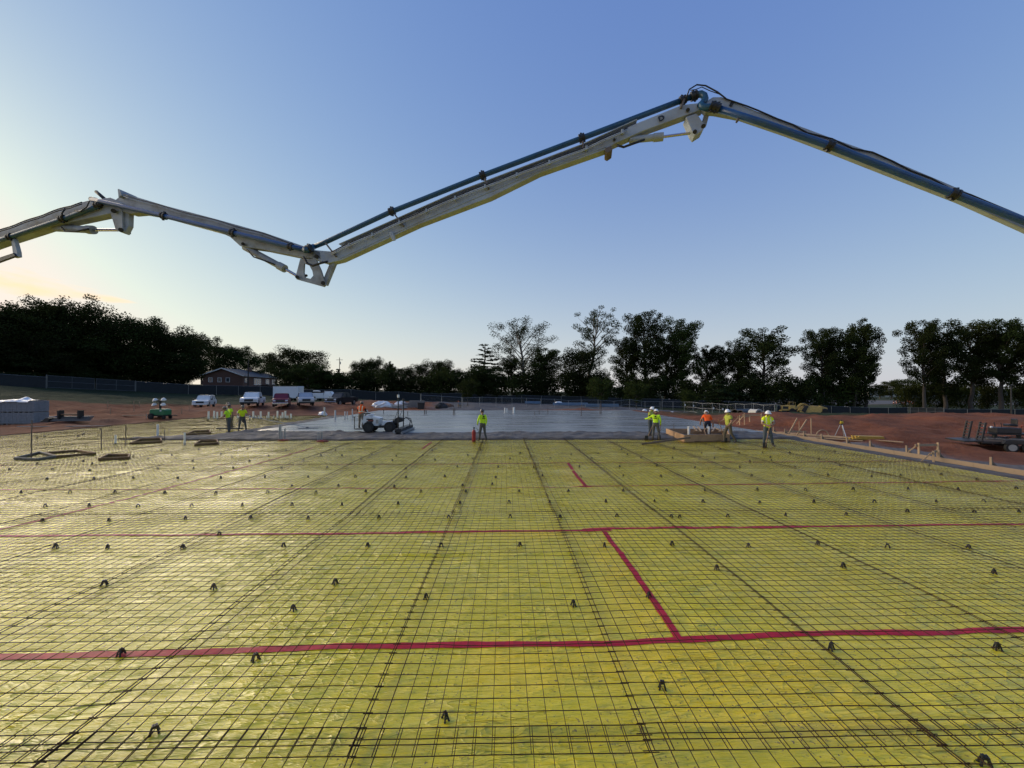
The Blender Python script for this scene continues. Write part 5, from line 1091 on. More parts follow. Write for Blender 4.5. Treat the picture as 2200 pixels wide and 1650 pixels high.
def blocks():
    y0 = onground(45, 911).y; k = y0/F
    def stack(px, wpx, row, tier, label):
        c = dp(px, 838, y0+row*1.35); g = Hs(dp(45, 838, y0).x, y0)-.05; o = thing('block_pallet', label, 'block pallet', (c.x, c.y, g+tier*1.06), .02*math.sin(px), 'pallets of grey concrete blocks'); w_ = wpx*k*.90
        b = MB(); n = 5
        for i in range(n):
            for j in range(3):
                for q in range(3): b.box((-w_/2+(j+.5)*w_/3, -.6+(q+.5)*.4, .13+(i+.5)*.19), (w_/3-.012, .388, .182))
        b.build('blocks', BLOCK, o); pl = MB()
        for s in (-1, 0, 1): pl.box((s*w_*.42, 0, .05), (.09, 1.15, .09))
        for q in range(5): pl.box((0, -.5+q*.25, .11), (w_, .12, .02))
        pl.build('pallet', PLYG, o)
    cols = [(79, 24), (57, 24.5), (33, 25), (8, 25.5), (-18, 26), (-45, 27)]
    nm = ['right-end', 'second from right', 'third from right', 'fourth from right', 'fifth from right', 'sixth from right']
    for i, (px, w_) in enumerate(cols):
        for t in (0, 1): stack(px, w_, 0, t, 'grey concrete block pallet, %s of the front row, %s tier' % (nm[i], 'upper' if t else 'lower'))
    for i, (px, w_) in enumerate(cols[:5]): stack(px-4, w_, 1, 1, 'grey concrete block pallet on top behind the front row, %s' % nm[i])
    for i, (px, w_) in enumerate(cols[:5]): stack(px-4, w_, 1, 0, 'grey concrete block pallet low behind the front row, %s' % nm[i])
    g = Hs(dp(45, 838, y0).x, y0)+2.12; c = dp(40, 838, y0)
    def zf(X, Y): return g+.03+.16*np.maximum(0, fbm(X/.7, Y/.7, 3, 4))*2+.30*np.exp(-((X-(c.x+.7))/.25)**2-((Y-y0)/.35)**2)-.18*sstep(.55, .72, abs(Y-y0))
    grid_mesh('plastic_cover', np.arange(c.x-3.4, c.x+1.75, .12), np.arange(y0-.7, y0+.75, .1), zf, FILM, label='crumpled white plastic film on top of the concrete block pallets', cat='plastic cover')
    a = onground(-20, 915); b_ = onground(103, 906)
    MB().bar(a+Vector((0, 0, .08)), b_+Vector((0, 0, .08)), .14, .14).build('long_timber', mat('pale timber', (.40, .38, .28), .8), label='long pale timber lying in front of the block pallets', cat='timber')
    q = onground(101, 905); t = thing('blue_crate', 'dark blue plastic crate beside the block pallets', 'crate', q)
    MB().box((0, 0, .22), (1.0, .8, .44), taper=(1.12, 1.12)).build('tub', mat('blue plastic', (.012, .03, .09), .5), t, bevel=.03); MB().box((0, 0, .445), (1.04, .84, .03)).build('rim', mat('blue plastic', (.012, .03, .09)), t)
    q = onground(150, 906); t = thing('steel_form_stack', 'low dark stack of steel forms and boards left of the light tower', 'form stack', q, .1)
    for i in range(4): MB().box((.2*i-.3, .1*i, .10+.10*i), (3.4-.4*i, .5, .085)).build('form_board', mat('grey steel form', (.11, .11, .11), .6, var=.25), t, bevel=.01)
    for x in (-.7, .8): MB().box((x, 0, .62), (.10, .5, .7)).build('upright', GRL, t)
    MB().box((0, .1, .62), (1.4, .3, .1)).build('loose_board', PLY, t); MB().prism([(-1.9, 0), (-1.5, .34), (-1.2, .34), (-1.3, 0)], (0, 0, 0), (1, 0, 0), (0, 0, 1), (0, .7, 0)).build('end_form', GRL, t)
blocks()
PVC = mat('white pvc pipe', (.70, .70, .66), .35, var=.06); GRYP = mat('grey conduit', (.26, .28, .30), .45, var=.15)
def stub(px, base, top, wpx, label, group, m=PVC, z=0.0, name='pvc_pipe', cat='pipe', cap=False):
    p = gp(px, base, z); hh = (base-top)/F*p.y*1.0; r = wpx/2/F*p.y; mb = MB()
    mb.lathe([(r, -.15), (r, hh), (r*.82, hh), (r*.80, hh-.05)], n=12)
    o = thing(name, label, cat, p, 0, group); mb.build('pipe', m, o, smooth=False); MB().lathe([(r*1.16, 0), (r*1.16, .06), (r*1.02, .07)], n=12).build('collar', m, o)
G3 = 'white pipe stubs standing along the far side of the mesh'
for px, base, top in [(448,901,884),(460,900,883),(466.5,900,885),(476,899,884),(511,899,884),(544,899,884),(560,899,884),(577,899,885),(596,899,883),(607,899,886),(613,899,883),(625,900,889)]:
    stub(px, base, top, 3.4, 'white plastic pipe stub in the row along the far left mesh edge', G3)
for px in (536.5, 549, 555, 573, 588, 603, 616.5, 619): stub(px, 900, 893, 1.8, 'short thin white pipe stub among the taller stubs', 'short thin stubs at the far mesh edge')
for px, base, top, w_, lb in [(248,954,935,3.4,'lone white pipe stub beside the thin steel stakes on the left'),(338.5,942,912,3.6,'tall white pipe stub behind the left wooden box form'),(396.5,956,930,3.6,'white pipe stub just left of the rough concrete tail')]: stub(px, base, top, w_, lb, None)
for px, base, top, w_, lb in [(697,892,875,3.2,'white pipe standing at the left slab edge behind the bull float'),(720,902,882,3.4,'thicker grey white pipe in the slab left of the screed operator'),(741,900,884,2.6,'first of two pipes close together in the slab'),(746,899,884,2.0,'second, thinner of two pipes close together in the slab'),(757,900,879,2.2,'tall thin pipe just left of the screed operator'),(789,893,881,3,'pipe behind the screed operator')]: stub(px, base, top, w_, lb, None, mat('dusty pipe', (.50, .50, .48), .5), .11)
for px, base, top, w_, lb in [(1084.5,887,876,2.4,'left one of three short white pipes in the far slab'),(1089,887,877,2.2,'middle one of three short white pipes in the far slab'),(1104,887.5,875,4.4,'thick right one of three short white pipes in the far slab')]: stub(px, base, top, w_, lb, None, PVC, .11)
for px, base, top, w_, lb in [(1480,938,916,5.0,'white pipe standing inside the left end of the large box form'),(1523,938,916,5.0,'white pipe standing inside the large box form in front of the orange shirt')]: stub(px, base, top, w_, lb, None)
def conduits(px0, base, tops, label, zz):
    p0 = gp(px0, base, 0); o = thing('conduit_cluster', label, 'conduit', p0)
    for dx, top, w_ in tops: h = (base-top)/F*p0.y; MB().cyl((dx/F*p0.y, (abs(dx) % 3)*.05, -.1), (dx/F*p0.y, (abs(dx) % 3)*.05, h), w_/2/F*p0.y, 8).build('conduit', GRYP, o)
    MB().ell((.15, .02, .02), (.32, .2, .07), 12, 6, .2, random.Random(4)).build('red_wrap', mat('red wrap', (.34, .03, .02), .5), o)
conduits(603, 947, [(-5, 914, 2.6), (0, 914, 2.6), (5.5, 922, 1.6), (8, 920, 1.4), (3, 926, 1.4)], 'cluster of grey conduits with red wrap rising through the left rough concrete', 0)
conduits(686, 949, [(-3.5, 928, 1.6), (-1, 929, 1.6), (2, 927, 2.2), (4.5, 929, 1.6)], 'smaller cluster of grey conduits with red wrap left of the screed', 0)
ROD = mat('rusty steel rod', (.10, .075, .06), .7, var=.2)
for px, base, top, w_, z, lb in [(67,985,905,2.0,0,'tall thin steel rod standing by the nearest left box form'),(217.5,965,922,1.6,0,'left one of two thin stakes on the left mesh'),(270,958,915,1.6,0,'right one of two thin stakes on the left mesh'),(353,948,924,1.5,0,'short thin stake beside the left box form'),(1448,945,910,1.4,.0,'thin rod at the left end of the large box form'),(1149,892,885,1.2,.11,'short thin rod in the far slab, left of three'),(1158.5,890,880,1.2,.11,'short thin rod in the far slab, middle of three'),(1177,890,877,1.2,.11,'short thin rod in the far slab, right of three'),(1249,894,870,1.6,.11,'taller rod standing in the far slab'),(1289,890,868,1.4,.11,'left rod of a close pair in the far slab'),(1291.5,890,868,1.4,.11,'right rod of a close pair in the far slab'),(824,889,880,1.4,.11,'short rod in the slab behind the screed'),(876,893,883,1.4,.11,'short rod in the slab right of the screed mast'),(912,890,880,1.8,.11,'left rod of a pair near the debris'),(915.5,890,880,1.8,.11,'right rod of a pair near the debris'),(974,891,877,1.8,.11,'left rod of a pair below the chain link corner'),(977,891,877,1.8,.11,'right rod of a pair below the chain link corner')]:
    p = gp(px, base, z); h = (base-top)/F*p.y; MB().cyl((0, 0, -.1), (0, 0, h), w_/2/F*p.y, 6).build('steel_rod', ROD, loc=p, label=lb, cat='rod')
def box_form(pts, hgt, m, label, extra=None, th=.045):
    P = [gp(x, y, 0) for x, y in pts]; o = thing('box_form', label, 'wooden form', P[0]); n = len(P)
    for i in range(n):
        a, b = P[i]-P[0], P[(i+1) % n]-P[0]; MB().bar(a+Vector((0, 0, hgt/2)), b+Vector((0, 0, hgt/2)), th, hgt).build('form_board', m, o)
    c = sum((p-P[0] for p in P), Vector())/n
    for i in range(n):
        a = P[i]-P[0]; MB().box(a.lerp(c, .05)+Vector((0, 0, hgt*.5)), (.09, .09, hgt*.96)).build('corner_post', m, o)
    return o, P
box_form([(32,988),(78,990),(120,984),(85,975)], .11, PLYG, 'grey wooden box form at the left beside the tall thin rod')
box_form([(121,984),(205,977),(165,971),(96,976)], .11, PLY, 'brown wooden box form adjoining the grey one on the left')
box_form([(213,990),(276,987),(278,981),(232,981)], .12, PLY, 'small brown box form in front of the left stakes')
box_form([(282,955),(347,951),(345,945),(300,947)], .13, PLY, 'brown box form below the tall white pipe stub')
box_form([(419,958),(468,955),(466,949),(430,950)], .13, PLY, 'brown box form just left of the rough concrete tail')
box_form([(400,936),(452,932),(450,927),(415,929)], .13, PLY, 'farthest left box form beside the men in yellow shirts')
o_, P_ = box_form([(1470,951),(1567,949),(1562,936),(1432,935)], .42, mat('raw form lumber', (.36, .22, .12), .75, var=.2, vscale=3, dirt=(.25, .15, .09), dirt_amt=.6, dscale=2), 'large new lumber box form where the orange-shirted man works', th=.06)
for i, (a, b) in enumerate([((1497,940),(1490,930)),((1506,941),(1500,931)),((1530,941),(1537,932)),((1545,941),(1560,934)),((1555,940),(1540,936))]):
    q0, q1 = gp(*a, 0)-P_[0], gp(*b, 0)-P_[0]; MB().bar(q0+Vector((0, 0, .40)), q1+Vector((0, 0, .44)), .09, .04).build('brace', PINE, o_)
for k in range(2):
    c = gp(1496+k*22, 938, 0)-P_[0]; MB().tube([c+Vector((math.cos(a)*.14, 0, .30+math.sin(a)*.2)) for a in np.linspace(0, math.pi, 8)], .03, 6).build('sleeve_loop', PINE, o_)
a, b = gp(1379, 954, .06), gp(1483, 940, .45); MB().bar(a, b, .09, .09).build('long_bar', ROD, label='long dark bar leaning on the large box form', cat='bar')
# edge boards on the right with stakes
EDGE = mat('edge form board', (.24, .175, .115), .8, var=.25, vscale=2, dirt=(.14, .10, .07), dirt_amt=.8, dscale=2)
ys = [26.2, 23.6, 20.6, 17.6, 14.6, 11.4, 8.4, 5.4, 2.4]
for i in range(len(ys)-1):
    jx = .03*math.sin(i*2.1); o = thing('edge_form_board', 'lumber edge form on the right of the mesh, board %s from the far end' % ('first second third fourth fifth sixth seventh eighth'.split()[i]), 'form board', (17.62+jx, ys[i], 0), 0, 'edge boards along the right side')
    L_ = ys[i]-ys[i+1]; MB().bar((0, .06, .05), (.02, -L_-.05, .05), .05, .19).build('board', EDGE, o, bevel=.006)
    for y in (-.5, -L_*.6):
        MB().box((.09, y, .12), (.05, .09, .62), taper=(.8, .8)).build('stake', EDGE, o); MB().bar((.1, y, .26), (.55, y+.05, -.12), .04, .06).build('kicker', EDGE, o)
for i, (px, py, Lm, rz, m, lb) in enumerate([(1735,937,6.5,-.95,PINE,'long lumber lying just behind the right edge form'),(1800,944,6.0,-.9,PINE,'second long lumber behind the right edge form'),(1765,945,4.0,-.85,PINE,'short lumber beside the right edge form'),(1690,940,3.2,-1.0,PINE,'lumber piece at the far end of the right edge form')]):
    p = onground(px, py); d = Vector((math.cos(rz), math.sin(rz), 0)); MB().bar(-d*Lm/2, d*Lm/2, .14, .05).build('loose_lumber', m, loc=p+Vector((0, 0, .13)), label=lb, cat='lumber')
def aframe(px, py, label, s=1.0, rz=0.):
    p = onground(px, py); o = thing('batter_board', label, 'batter board', p, rz); o.scale = (s,)*3
    for x in (-.6, .6): MB().box((x, 0, .4), (.05, .09, .9)).build('stake', PINE, o)
    MB().bar((-.75, .06, .72), (.75, .06, .72), .03, .12).build('crosspiece', PINE, o); MB().bar((-.6, .1, .7), (-.95, .6, 0), .03, .06).build('brace', PINE, o)
aframe(1618, 912, 'pale wooden batter board right of the walking worker', 1.15, -.2); aframe(1600, 912, 'batter board left of the vest worker beside the culvert', 1.0, .3)
aframe(1995, 985, 'low batter board right of the edge forms by the trailer', .8, .1); aframe(2010, 998, 'nearest small batter board behind the right edge form', .7, .6)
def props():
    p = onground(1702, 936); o = thing('form_prop', 'crossed pale wooden props standing on the right clay edge', 'wood props', p)
    for a, b in (((-.3, 0, 0), (.35, 0, 1.15)), ((.45, .2, 0), (1.15, .2, 1.05))): MB().bar(a, b, .05, .07).build('slat', PINE, o)
    MB().bar((-.4, .1, .28), (1.0, .1, .24), .05, .09).build('cross_slat', PINE, o); MB().bar((.55, .1, 0), (.55, .1, .95), .03, .03).build('stake', PINE, o)
    p = onground(1767, 938); MB().tube([(math.cos(a)*.42, 0, math.sin(a)*.42+.02) for a in np.linspace(-.2, math.pi+.2, 16)], .035, 6).build('bent_pipe', PINE, loc=p, label='pale bent pipe hoop beside the tripod', cat='pipe')
    p = onground(1743, 932); MB().box((0, 0, .55), (.04, .05, 1.1)).build('survey_stake', PINE, loc=p, label='thin survey stake in front of the dirt mound', cat='stake')
props()
def tripod():
    p = onground(1808, 940); o = thing('survey_tripod', 'yellow rotating laser level on a silver tripod', 'tripod', p); o.scale = (.76,)*3; h = 1.12
    for k in range(3):
        a = k*2*math.pi/3+.5; l = MB().bar((.5*math.cos(a), .5*math.sin(a), 0), (.07*math.cos(a), .07*math.sin(a), h), .05, .035).build('leg', mat('aluminium', (.62, .62, .62), .35, metal=.6), o); MB().cyl((.5*math.cos(a), .5*math.sin(a), -.05), (.45*math.cos(a), .45*math.sin(a), .1), .03, 6).build('foot', BLACK, l)
    MB().cyl((0, 0, h-.02), (0, 0, h+.06), .10, 12).build('head_plate', BLACK, o); i = MB().box((0, 0, h+.18), (.26, .2, .22)).build('laser_level', mat('yellow instrument', (.55, .38, .02), .45), o, bevel=.04); MB().cyl((0, 0, h+.28), (0, 0, h+.40), .06, 12).build('beacon', DARK, i)
    for s in (-1, 1): MB().tube([(s*.12, 0, h+.12), (s*.17, 0, h+.2), (s*.12, 0, h+.3)], .018, 6).build('handle', BLACK, i)
tripod()
def bundles():
    p = onground(1862, 944); o = thing('yellow_beam_stack', 'flat stack of yellow formwork beams on the right clay', 'beam stack', p, -.25); o.scale = (.62, .8, .7); Y_ = mat('yellow beam paint', (.40, .25, .04), .5, var=.15)
    for i in range(3):
        for j in range(3-i % 2): MB().box((.1*i-.05*j, -.2+.2*j, .06+.10*i), (2.7-.3*i+.2*j, .17, .095)).build('beam', Y_, o, bevel=.01)
    p = onground(1822, 880); o = thing('tarp_pile', 'crumpled light blue tarpaulin heap near the scraper', 'tarp', p); rg_ = random.Random(2); TB = mat('pale blue tarp', (.30, .52, .60), .5, var=.2); TW = mat('white tarp', (.70, .74, .78), .5)
    for c, r, m in [((-1.6, 0, .3), (1.0, .8, .5), TW), ((.1, 0, .45), (1.5, 1.0, .9), TW), ((1.2, .2, .4), (1.2, .9, .6), TB), ((3.6, .2, .2), (2.2, .7, .35), TB)]: MB().ell(c, r, 14, 8, .18, rg_).build('fold', m, o)
    p = at(1622, 50); o = thing('concrete_culvert', 'pale round concrete culvert pipe lying behind the workers', 'culvert', p, .5); o.scale = (.62,)*3; CU = mat('pale concrete pipe', (.42, .42, .40), .85, var=.1)
    mb = MB(); mb.lathe([(.55, -1.2), (.72, -1.2), (.72, 1.2), (.55, 1.2), (.55, -1.2)], (0, 0, .72), (.5, 1, 0), 20, caps=False).build('barrel', CU, o); MB().lathe([(.73, .9), (.82, .92), (.82, 1.25), (.73, 1.26)], (0, 0, .72), (-.5, -1, 0), 20, caps=False).build('bell', CU, o)
    for i, (px, py, r) in enumerate([(1583,54,.5),(1596,53,.62),(1608,52,.55)]):
        p = at(px, py); MB().lathe([(r*.85, -1.6), (r, -1.6), (r, 1.6), (r*.85, 1.6), (r*.85, -1.5)], (0, 0, r), (1, .4, 0), 18, caps=False).build('drain_pipe', BLACK, loc=p, label='big black drain pipe beside the concrete culvert', cat='pipe', group='black drain pipes by the culvert')
    BLU = mat('blue grey steel bundle', (.10, .17, .26), .5, var=.2)
    for i, (px0, px1, py, lb) in enumerate([(1128,1162,868,'short blue steel bundle on the old parking lot'),(1188,1262,872,'long blue pipe bundle on the old parking lot, left'),(1258,1328,875,'long blue pipe bundle on the old parking lot, right')]):
        p = onground((px0+px1)/2, py, 50); L_ = (px1-px0)/F*p.y; o = thing('pipe_bundle', lb, 'pipe bundle', p+Vector((0, 0, .1)), -.1)
        for r_ in range(3):
            for c in range(6-r_): MB().cyl((-L_/2, (c-2.5+r_*.5)*.24, .13+r_*.21), (L_/2, (c-2.5+r_*.5)*.24, .13+r_*.21), .115, 8).build('pipe', BLU, o)
        for s in (-.4, .4): MB().box((L_*s, 0, 0), (.15, 1.6, .1)).build('bearer', PLYG, o)
    p = onground(1200, 869, 50); MB().ell((0, 0, .35), (1.0, .6, .4), 12, 6, .15, rg_).build('white_bag', FILM, loc=p, label='white bag lying on the blue pipe bundle', cat='bag')
bundles()
def debris():
    rg_ = random.Random(9); LT = mat('pale rubble', (.36, .34, .32), .9, var=.2)
    for px, py, w_, h_, m, lb, nm in [(822,875,3.0,.9,FILM,'white sheeted pile at the left end of the debris','sheeted_pile'),(850,876,3.6,.5,LT,'low pale rubble heap behind the screed','rubble_heap'),(862,874,2.2,.9,FILM,'small white plastic heap behind the screed mast','plastic_heap'),(948,877,2.0,.8,mat('dark debris', (.03, .028, .028), .8),'dark debris heap at the foot of the chain link fence','debris_heap'),(960,876,2.4,.7,mat('brown earth heap', (.14, .07, .045), .9),'brown earth heap under the small green tree','earth_heap'),(752,899,1.3,.4,FILM,'small white plastic scrap left of the screed operator','plastic_scrap')][:5]:
        p = onground(px, py); MB().ell((0, 0, h_*.3), (w_/2, .6, h_*.7), 16, 8, .25, rg_).build(nm, m, loc=p, label=lb, cat='heap')
    for px, py, n, lb in [(880,875,5,'stack of pale boards on pallets behind the screed'),(896,876,7,'taller stack of grey boards beside the dark bin')]:
        p = onground(px, py); o = thing('board_stack', lb, 'board stack', p, .05)
        for i in range(n): MB().box((rg_.uniform(-.1, .1), 0, .1+i*.16), (2.3, 1.0, .11)).build('board', PLYG, o)
        for s in (-.8, .8): MB().box((s, 0, .03), (.12, 1.0, .06)).build('bearer', PLY, o)
    p = onground(905, 879); o = thing('dark_bin', 'square black bin beside the board stacks', 'bin', p); MB().box((0, 0, .5), (.85, .8, 1.0), taper=(1.08, 1.08)).build('tub', BLACK, o, bevel=.03); MB().box((0, 0, 1.02), (.95, .9, .05)).build('rim', BLACK, o)
    p = onground(693, 893); MB().ell((0, 0, .2), (.55, .4, .3), 12, 7, .2, rg_).build('plastic_bag', FILM, loc=p, label='crumpled white bag beside the left slab pipe', cat='bag')
    for i in range(26):
        px, py = rg_.uniform(230, 800), rg_.uniform(870, 893); p = onground(px, py)
        if pad_dist(p.x, p.y) < 1 or p.y > 80: continue
        MB().box((0, 0, .3), (.04, .05, .75)).build('survey_stake', PINE, loc=p, label='thin wooden survey stake in the red clay on the left', cat='stake', group='survey stakes in the left clay')
    for i, (px, py) in enumerate([(105,885),(296,868),(301,879),(18,862)][:3]): pass
    for i, (px, py, L_) in enumerate([(262,894,9),(170,917,4),(110,918,5)]):
        p = onground(px, py); MB().bar((-L_/2, 0, .05), (L_/2, .4, .05), .12, .05).build('loose_lumber', PINE if i == 0 else PLYG, loc=p, label=('long pale board lying in front of the light tower', 'grey board lying below the steel form stack', 'grey board lying in the mud below the timber')[i], cat='lumber')
    for i, (px, py) in enumerate([(1385,884),(1400,885),(1428,893),(1444,889),(1490,893)][:4]):
        p = onground(px, py, 56); MB().ell((0, 0, .12), (.35, .28, .2), 10, 6, .15, rg_).build('white_bucket_lid', FILM, loc=p, label='small white plastic scrap beyond the right corner of the slab', cat='scrap', group='white scraps beyond the slab')
    # red water tank beside the single standing man
    p = gp(1018, 949, 0); o = thing('sprayer_tank', 'tall red metal sprayer tank beside the lone man at the slab edge', 'sprayer', p); k = p.y/F; REDT = mat('red tank enamel', (.26, .012, .014), .35, var=.15, dirt=(.16, .05, .05), dirt_amt=.5, dscale=6)
    MB().lathe([(.09, 0), (.105, .02), (.105, .56), (.08, .64), (.035, .67)], n=16).build('tank', REDT, o, smooth=False); MB().lathe([(.03, .66), (.03, .74), (.045, .75), (.045, .78)], n=10).build('valve', DARK, o)
    MB().tube([(.03, 0, .74), (.16, 0, .76), (.24, -.03, .62), (.30, -.03, .45)], .012, 6).build('hose', HOSE, o); MB().tube([(-.05, 0, .76), (0, 0, .82), (.06, 0, .78)], .012, 6).build('handle', DARK, o)
    # bull float with long handle
    p = gp(662, 920, .12); o = thing('bull_float', 'bull float with long handle lying on the wet slab', 'bull float', p); MB().box((0, 0, .03), (1.35, .22, .035), Matrix.Rotation(.2, 3, 'Z')).build('blade', GALV, o, bevel=.01)
    q = dp(527, 893, 27.9)-p; MB().tube([(0, 0, .05), q], .02, 6).build('handle', GALV, o); MB().box((-.05, 0, .07), (.16, .1, .08)).build('bracket', DARK, o)
    p = gp(494, 925, .12); o = thing('hand_screed', 'dark straightedge screed board between the men in yellow shirts', 'screed board', p+Vector((0, 0, .12)), .02); MB().box((0, 0, .03), (1.75, .12, .09)).build('blade', DARK, o, bevel=.01); MB().tube([(.1, 0, .05), (.5, .2, .5), (.7, .2, .55)], .018, 6).build('handle', DARK, o)
    MB().cyl((.75, .25, .42), (.75, .25, .66), .10, 10).build('motor', DARK, o)
    for s, w_, lb in ((1598, 0, 'jagged white sign board on the chain link fence near the vest worker'),): pass
debris()
for i, (px, py, Y) in enumerate([(1472,870,76),(1490,872,74),(1533,877,68),(1553,879,66),(1576,883,63),(1597,885,61)]):
    q = dp(px, py, Y-.15); MB().box((0, 0, 0), (.22, .02, .36)).build('fence_sign', TRIM, loc=q, label='small white sign hung on the right chain link fence', cat='sign', group='white signs on the right chain link fence')
# ---------------------------------------------------------------- people
SKIN = mat('skin', (.26, .14, .09), .55, var=.08); HAIR = mat('dark hair', (.012, .009, .008), .6); BOOT = mat('muddy boots', (.07, .055, .042), .8, var=.3); EYE = mat('eye', (.02, .015, .012), .3)
def cloth(n, c): return mat('cloth '+n, c, .85, var=.16, vscale=9, bump=.5, bscale=9, spec=.2)
LIME = cloth('lime', (.50, .78, .03)); LIMEY = cloth('lime yellow', (.62, .74, .02)); LIMED = cloth('dirty lime', (.34, .37, .06)); ORNG = cloth('orange', (.85, .12, .02)); GREYT = cloth('grey trousers', (.085, .085, .08)); TANT = cloth('tan trousers', (.20, .16, .11)); CAMO = cloth('brown work trousers', (.10, .085, .06)); JEAN = cloth('blue grey jeans', (.07, .085, .10)); DJEAN = cloth('dark jeans', (.02, .025, .04)); BLKC = cloth('black', (.012, .012, .014)); WHT = cloth('white tee', (.60, .60, .58)); STRIPE = cloth('silver yellow stripe', (.72, .70, .45)); GREYS = cloth('grey shirt', (.16, .16, .16))
HW = mat('white hard hat', (.78, .79, .80), .3, var=.04); HP = mat('patterned brown hard hat', (.16, .12, .09), .4, var=.5, vscale=14); HD = mat('dark hard hat', (.06, .055, .055), .35, var=.6, vscale=16); HO = mat('orange cap', (.55, .10, .03), .6)
BASE = dict(pelvis=(0, 0, .96), waist=(0, .01, 1.11), chest=(0, 0, 1.31), neck=(0, 0, 1.48), headb=(0, .02, 1.55), headm=(0, .03, 1.63),
    shL=(-.18, -.005, 1.42), elL=(-.245, -.01, 1.14), wrL=(-.25, .10, .90), haL=(-.248, .13, .83), shR=(.18, -.005, 1.42), elR=(.245, -.01, 1.14), wrR=(.25, .10, .90), haR=(.248, .13, .83),
    hipL=(-.095, 0, .91), knL=(-.11, .03, .50), anL=(-.12, -.02, .09), toL=(-.14, .15, .045), hipR=(.095, 0, .91), knR=(.11, .03, .50), anR=(.12, -.02, .09), toR=(.14, .15, .045))
RAD = dict(pelvis=(.165, .125), waist=(.150, .115), chest=(.175, .125), neck=(.062, .065), headb=(.066, .075), headm=(.074, .09), shL=(.082, .082), elL=(.054, .054), wrL=(.038, .038), haL=(.032, .046), hipL=(.102, .105), knL=(.070, .074), anL=(.056, .058), toL=(.050, .042))
for k in list(RAD):
    if k.endswith('L'): RAD[k[:-1]+'R'] = RAD[k]
EDG = [('pelvis', 'waist'), ('waist', 'chest'), ('chest', 'neck'), ('neck', 'headb'), ('headb', 'headm')]
for s in 'LR': EDG += [('chest', 'sh'+s), ('sh'+s, 'el'+s), ('el'+s, 'wr'+s), ('wr'+s, 'ha'+s), ('pelvis', 'hip'+s), ('hip'+s, 'kn'+s), ('kn'+s, 'an'+s), ('an'+s, 'to'+s)]
UP = ['waist', 'chest', 'neck', 'headb', 'headm']+[a+s for a in ('sh', 'el', 'wr', 'ha') for s in 'LR']
def person(px, py, z, face, label, shirt, trousers, hat, hgt=1.76, pose=None, lean=0., sleeves='short', vest=None, vest_stripe=STRIPE, brim='full', Y=None, hips=0., world=None, head_turn=0., shirt_print=False):
    p = gp(px, py, z) if Y is None else dp(px, 838, Y); p.z = z; toc = Vector((-p.x, -p.y, 0)).normalized(); r = Vector((-toc.y, toc.x, 0)); fd = toc*math.cos(face)-r*math.sin(face)
    o = thing('person', label, 'person', p, math.atan2(fd.y, fd.x)-math.pi/2); sc = hgt/1.76; o.scale = (sc,)*3
    J = {k: Vector(v) for k, v in BASE.items()}
    if hips:
        for k in ['pelvis', 'hipL', 'hipR']+UP: J[k].z -= hips
    if lean:
        c = J['pelvis'].copy(); M = Matrix.Rotation(-lean, 3, 'X')
        for k in UP: J[k] = c+M @ (J[k]-c)
    for k, v in (pose or {}).items(): J[k] = Vector(v)
    names = list(BASE); bm = bmesh.new(); vl = {k: bm.verts.new(J[k]) for k in names}
    for a, b in EDG: bm.edges.new((vl[a], vl[b]))
    me = bpy.data.meshes.new('body'); bm.to_mesh(me); bm.free(); tmp = bpy.data.objects.new('body', me); C.objects.link(tmp)
    tmp.modifiers.new('skin', 'SKIN'); tmp.modifiers.new('sub', 'SUBSURF').levels = 2
    sv = me.skin_vertices[0].data
    for i, k in enumerate(names): sv[i].radius = RAD[k]; sv[i].use_root = (k == 'pelvis')
    bpy.context.view_layer.update(); dg = bpy.context.evaluated_depsgraph_get(); bod = bpy.data.meshes.new_from_object(tmp.evaluated_get(dg)); bpy.data.objects.remove(tmp)
    segs = [(a, b, np.array(J[a]), np.array(J[b])) for a, b in EDG]
    V = np.empty(len(bod.vertices)*3); bod.vertices.foreach_get('co', V); V = V.reshape(-1, 3)
    polys = [tuple(pl.vertices) for pl in bod.polygons]; cen = np.array([V[list(f)].mean(0) for f in polys])
    D = np.stack([np.linalg.norm(cen-(a+np.clip(((cen-a)@(b-a))/((b-a)@(b-a)+1e-9), 0, 1)[:, None]*(b-a)), axis=1) for _, _, a, b in segs], 1)/np.array([max(RAD[a][0], RAD[b][0]) for a, b, _, _ in segs])[None]
    nb = D.argmin(1); kind = []
    for i, k in enumerate(nb):
        a, b, A, B = segs[k]; t = float(np.clip(((cen[i]-A)@(B-A))/((B-A)@(B-A)+1e-9), 0, 1))
        if a.startswith('hip') or (a.startswith('kn') and t < .72) or b.startswith('hip') or (a == 'pelvis' and t < .35): kind.append(1)
        elif a.startswith('kn') or a.startswith('an'): kind.append(3)
        elif a in ('waist', 'chest', 'pelvis'): kind.append(0 if not (a == 'chest' and b == 'neck' and t > .75) else 2)
        elif a.startswith('sh'): kind.append(0 if (sleeves == 'long' or t < .6) else 2)
        elif a.startswith('el'): kind.append(0 if sleeves == 'long' else 2)
        else: kind.append(2)
    mb = MB(); mb.v = [tuple(v) for v in V]; mb.f = list(polys); mb.mi = list(kind)
    # head, face and fingers belong to the same body mesh
    hd = (J['headm']-J['headb']).normalized(); hc = J['headm']+hd*.012; q = Vector((0, 0, 1)).rotation_difference(hd).to_matrix() @ Matrix.Rotation(head_turn, 3, 'Z'); mb.mat(2)
    mb.ell(hc, (.080, .100, .122), 14, 10, rot=q); mb.ell(hc+q @ Vector((0, .105, -.02)), (.016, .022, .026), 6, 5, rot=q); mb.ell(hc+q @ Vector((0, .07, -.085)), (.045, .035, .035), 8, 6, rot=q)
    for s in (-1, 1): mb.ell(hc+q @ Vector((s*.082, .0, -.01)), (.012, .025, .034), 6, 5, rot=q)
    mb.mat(5)
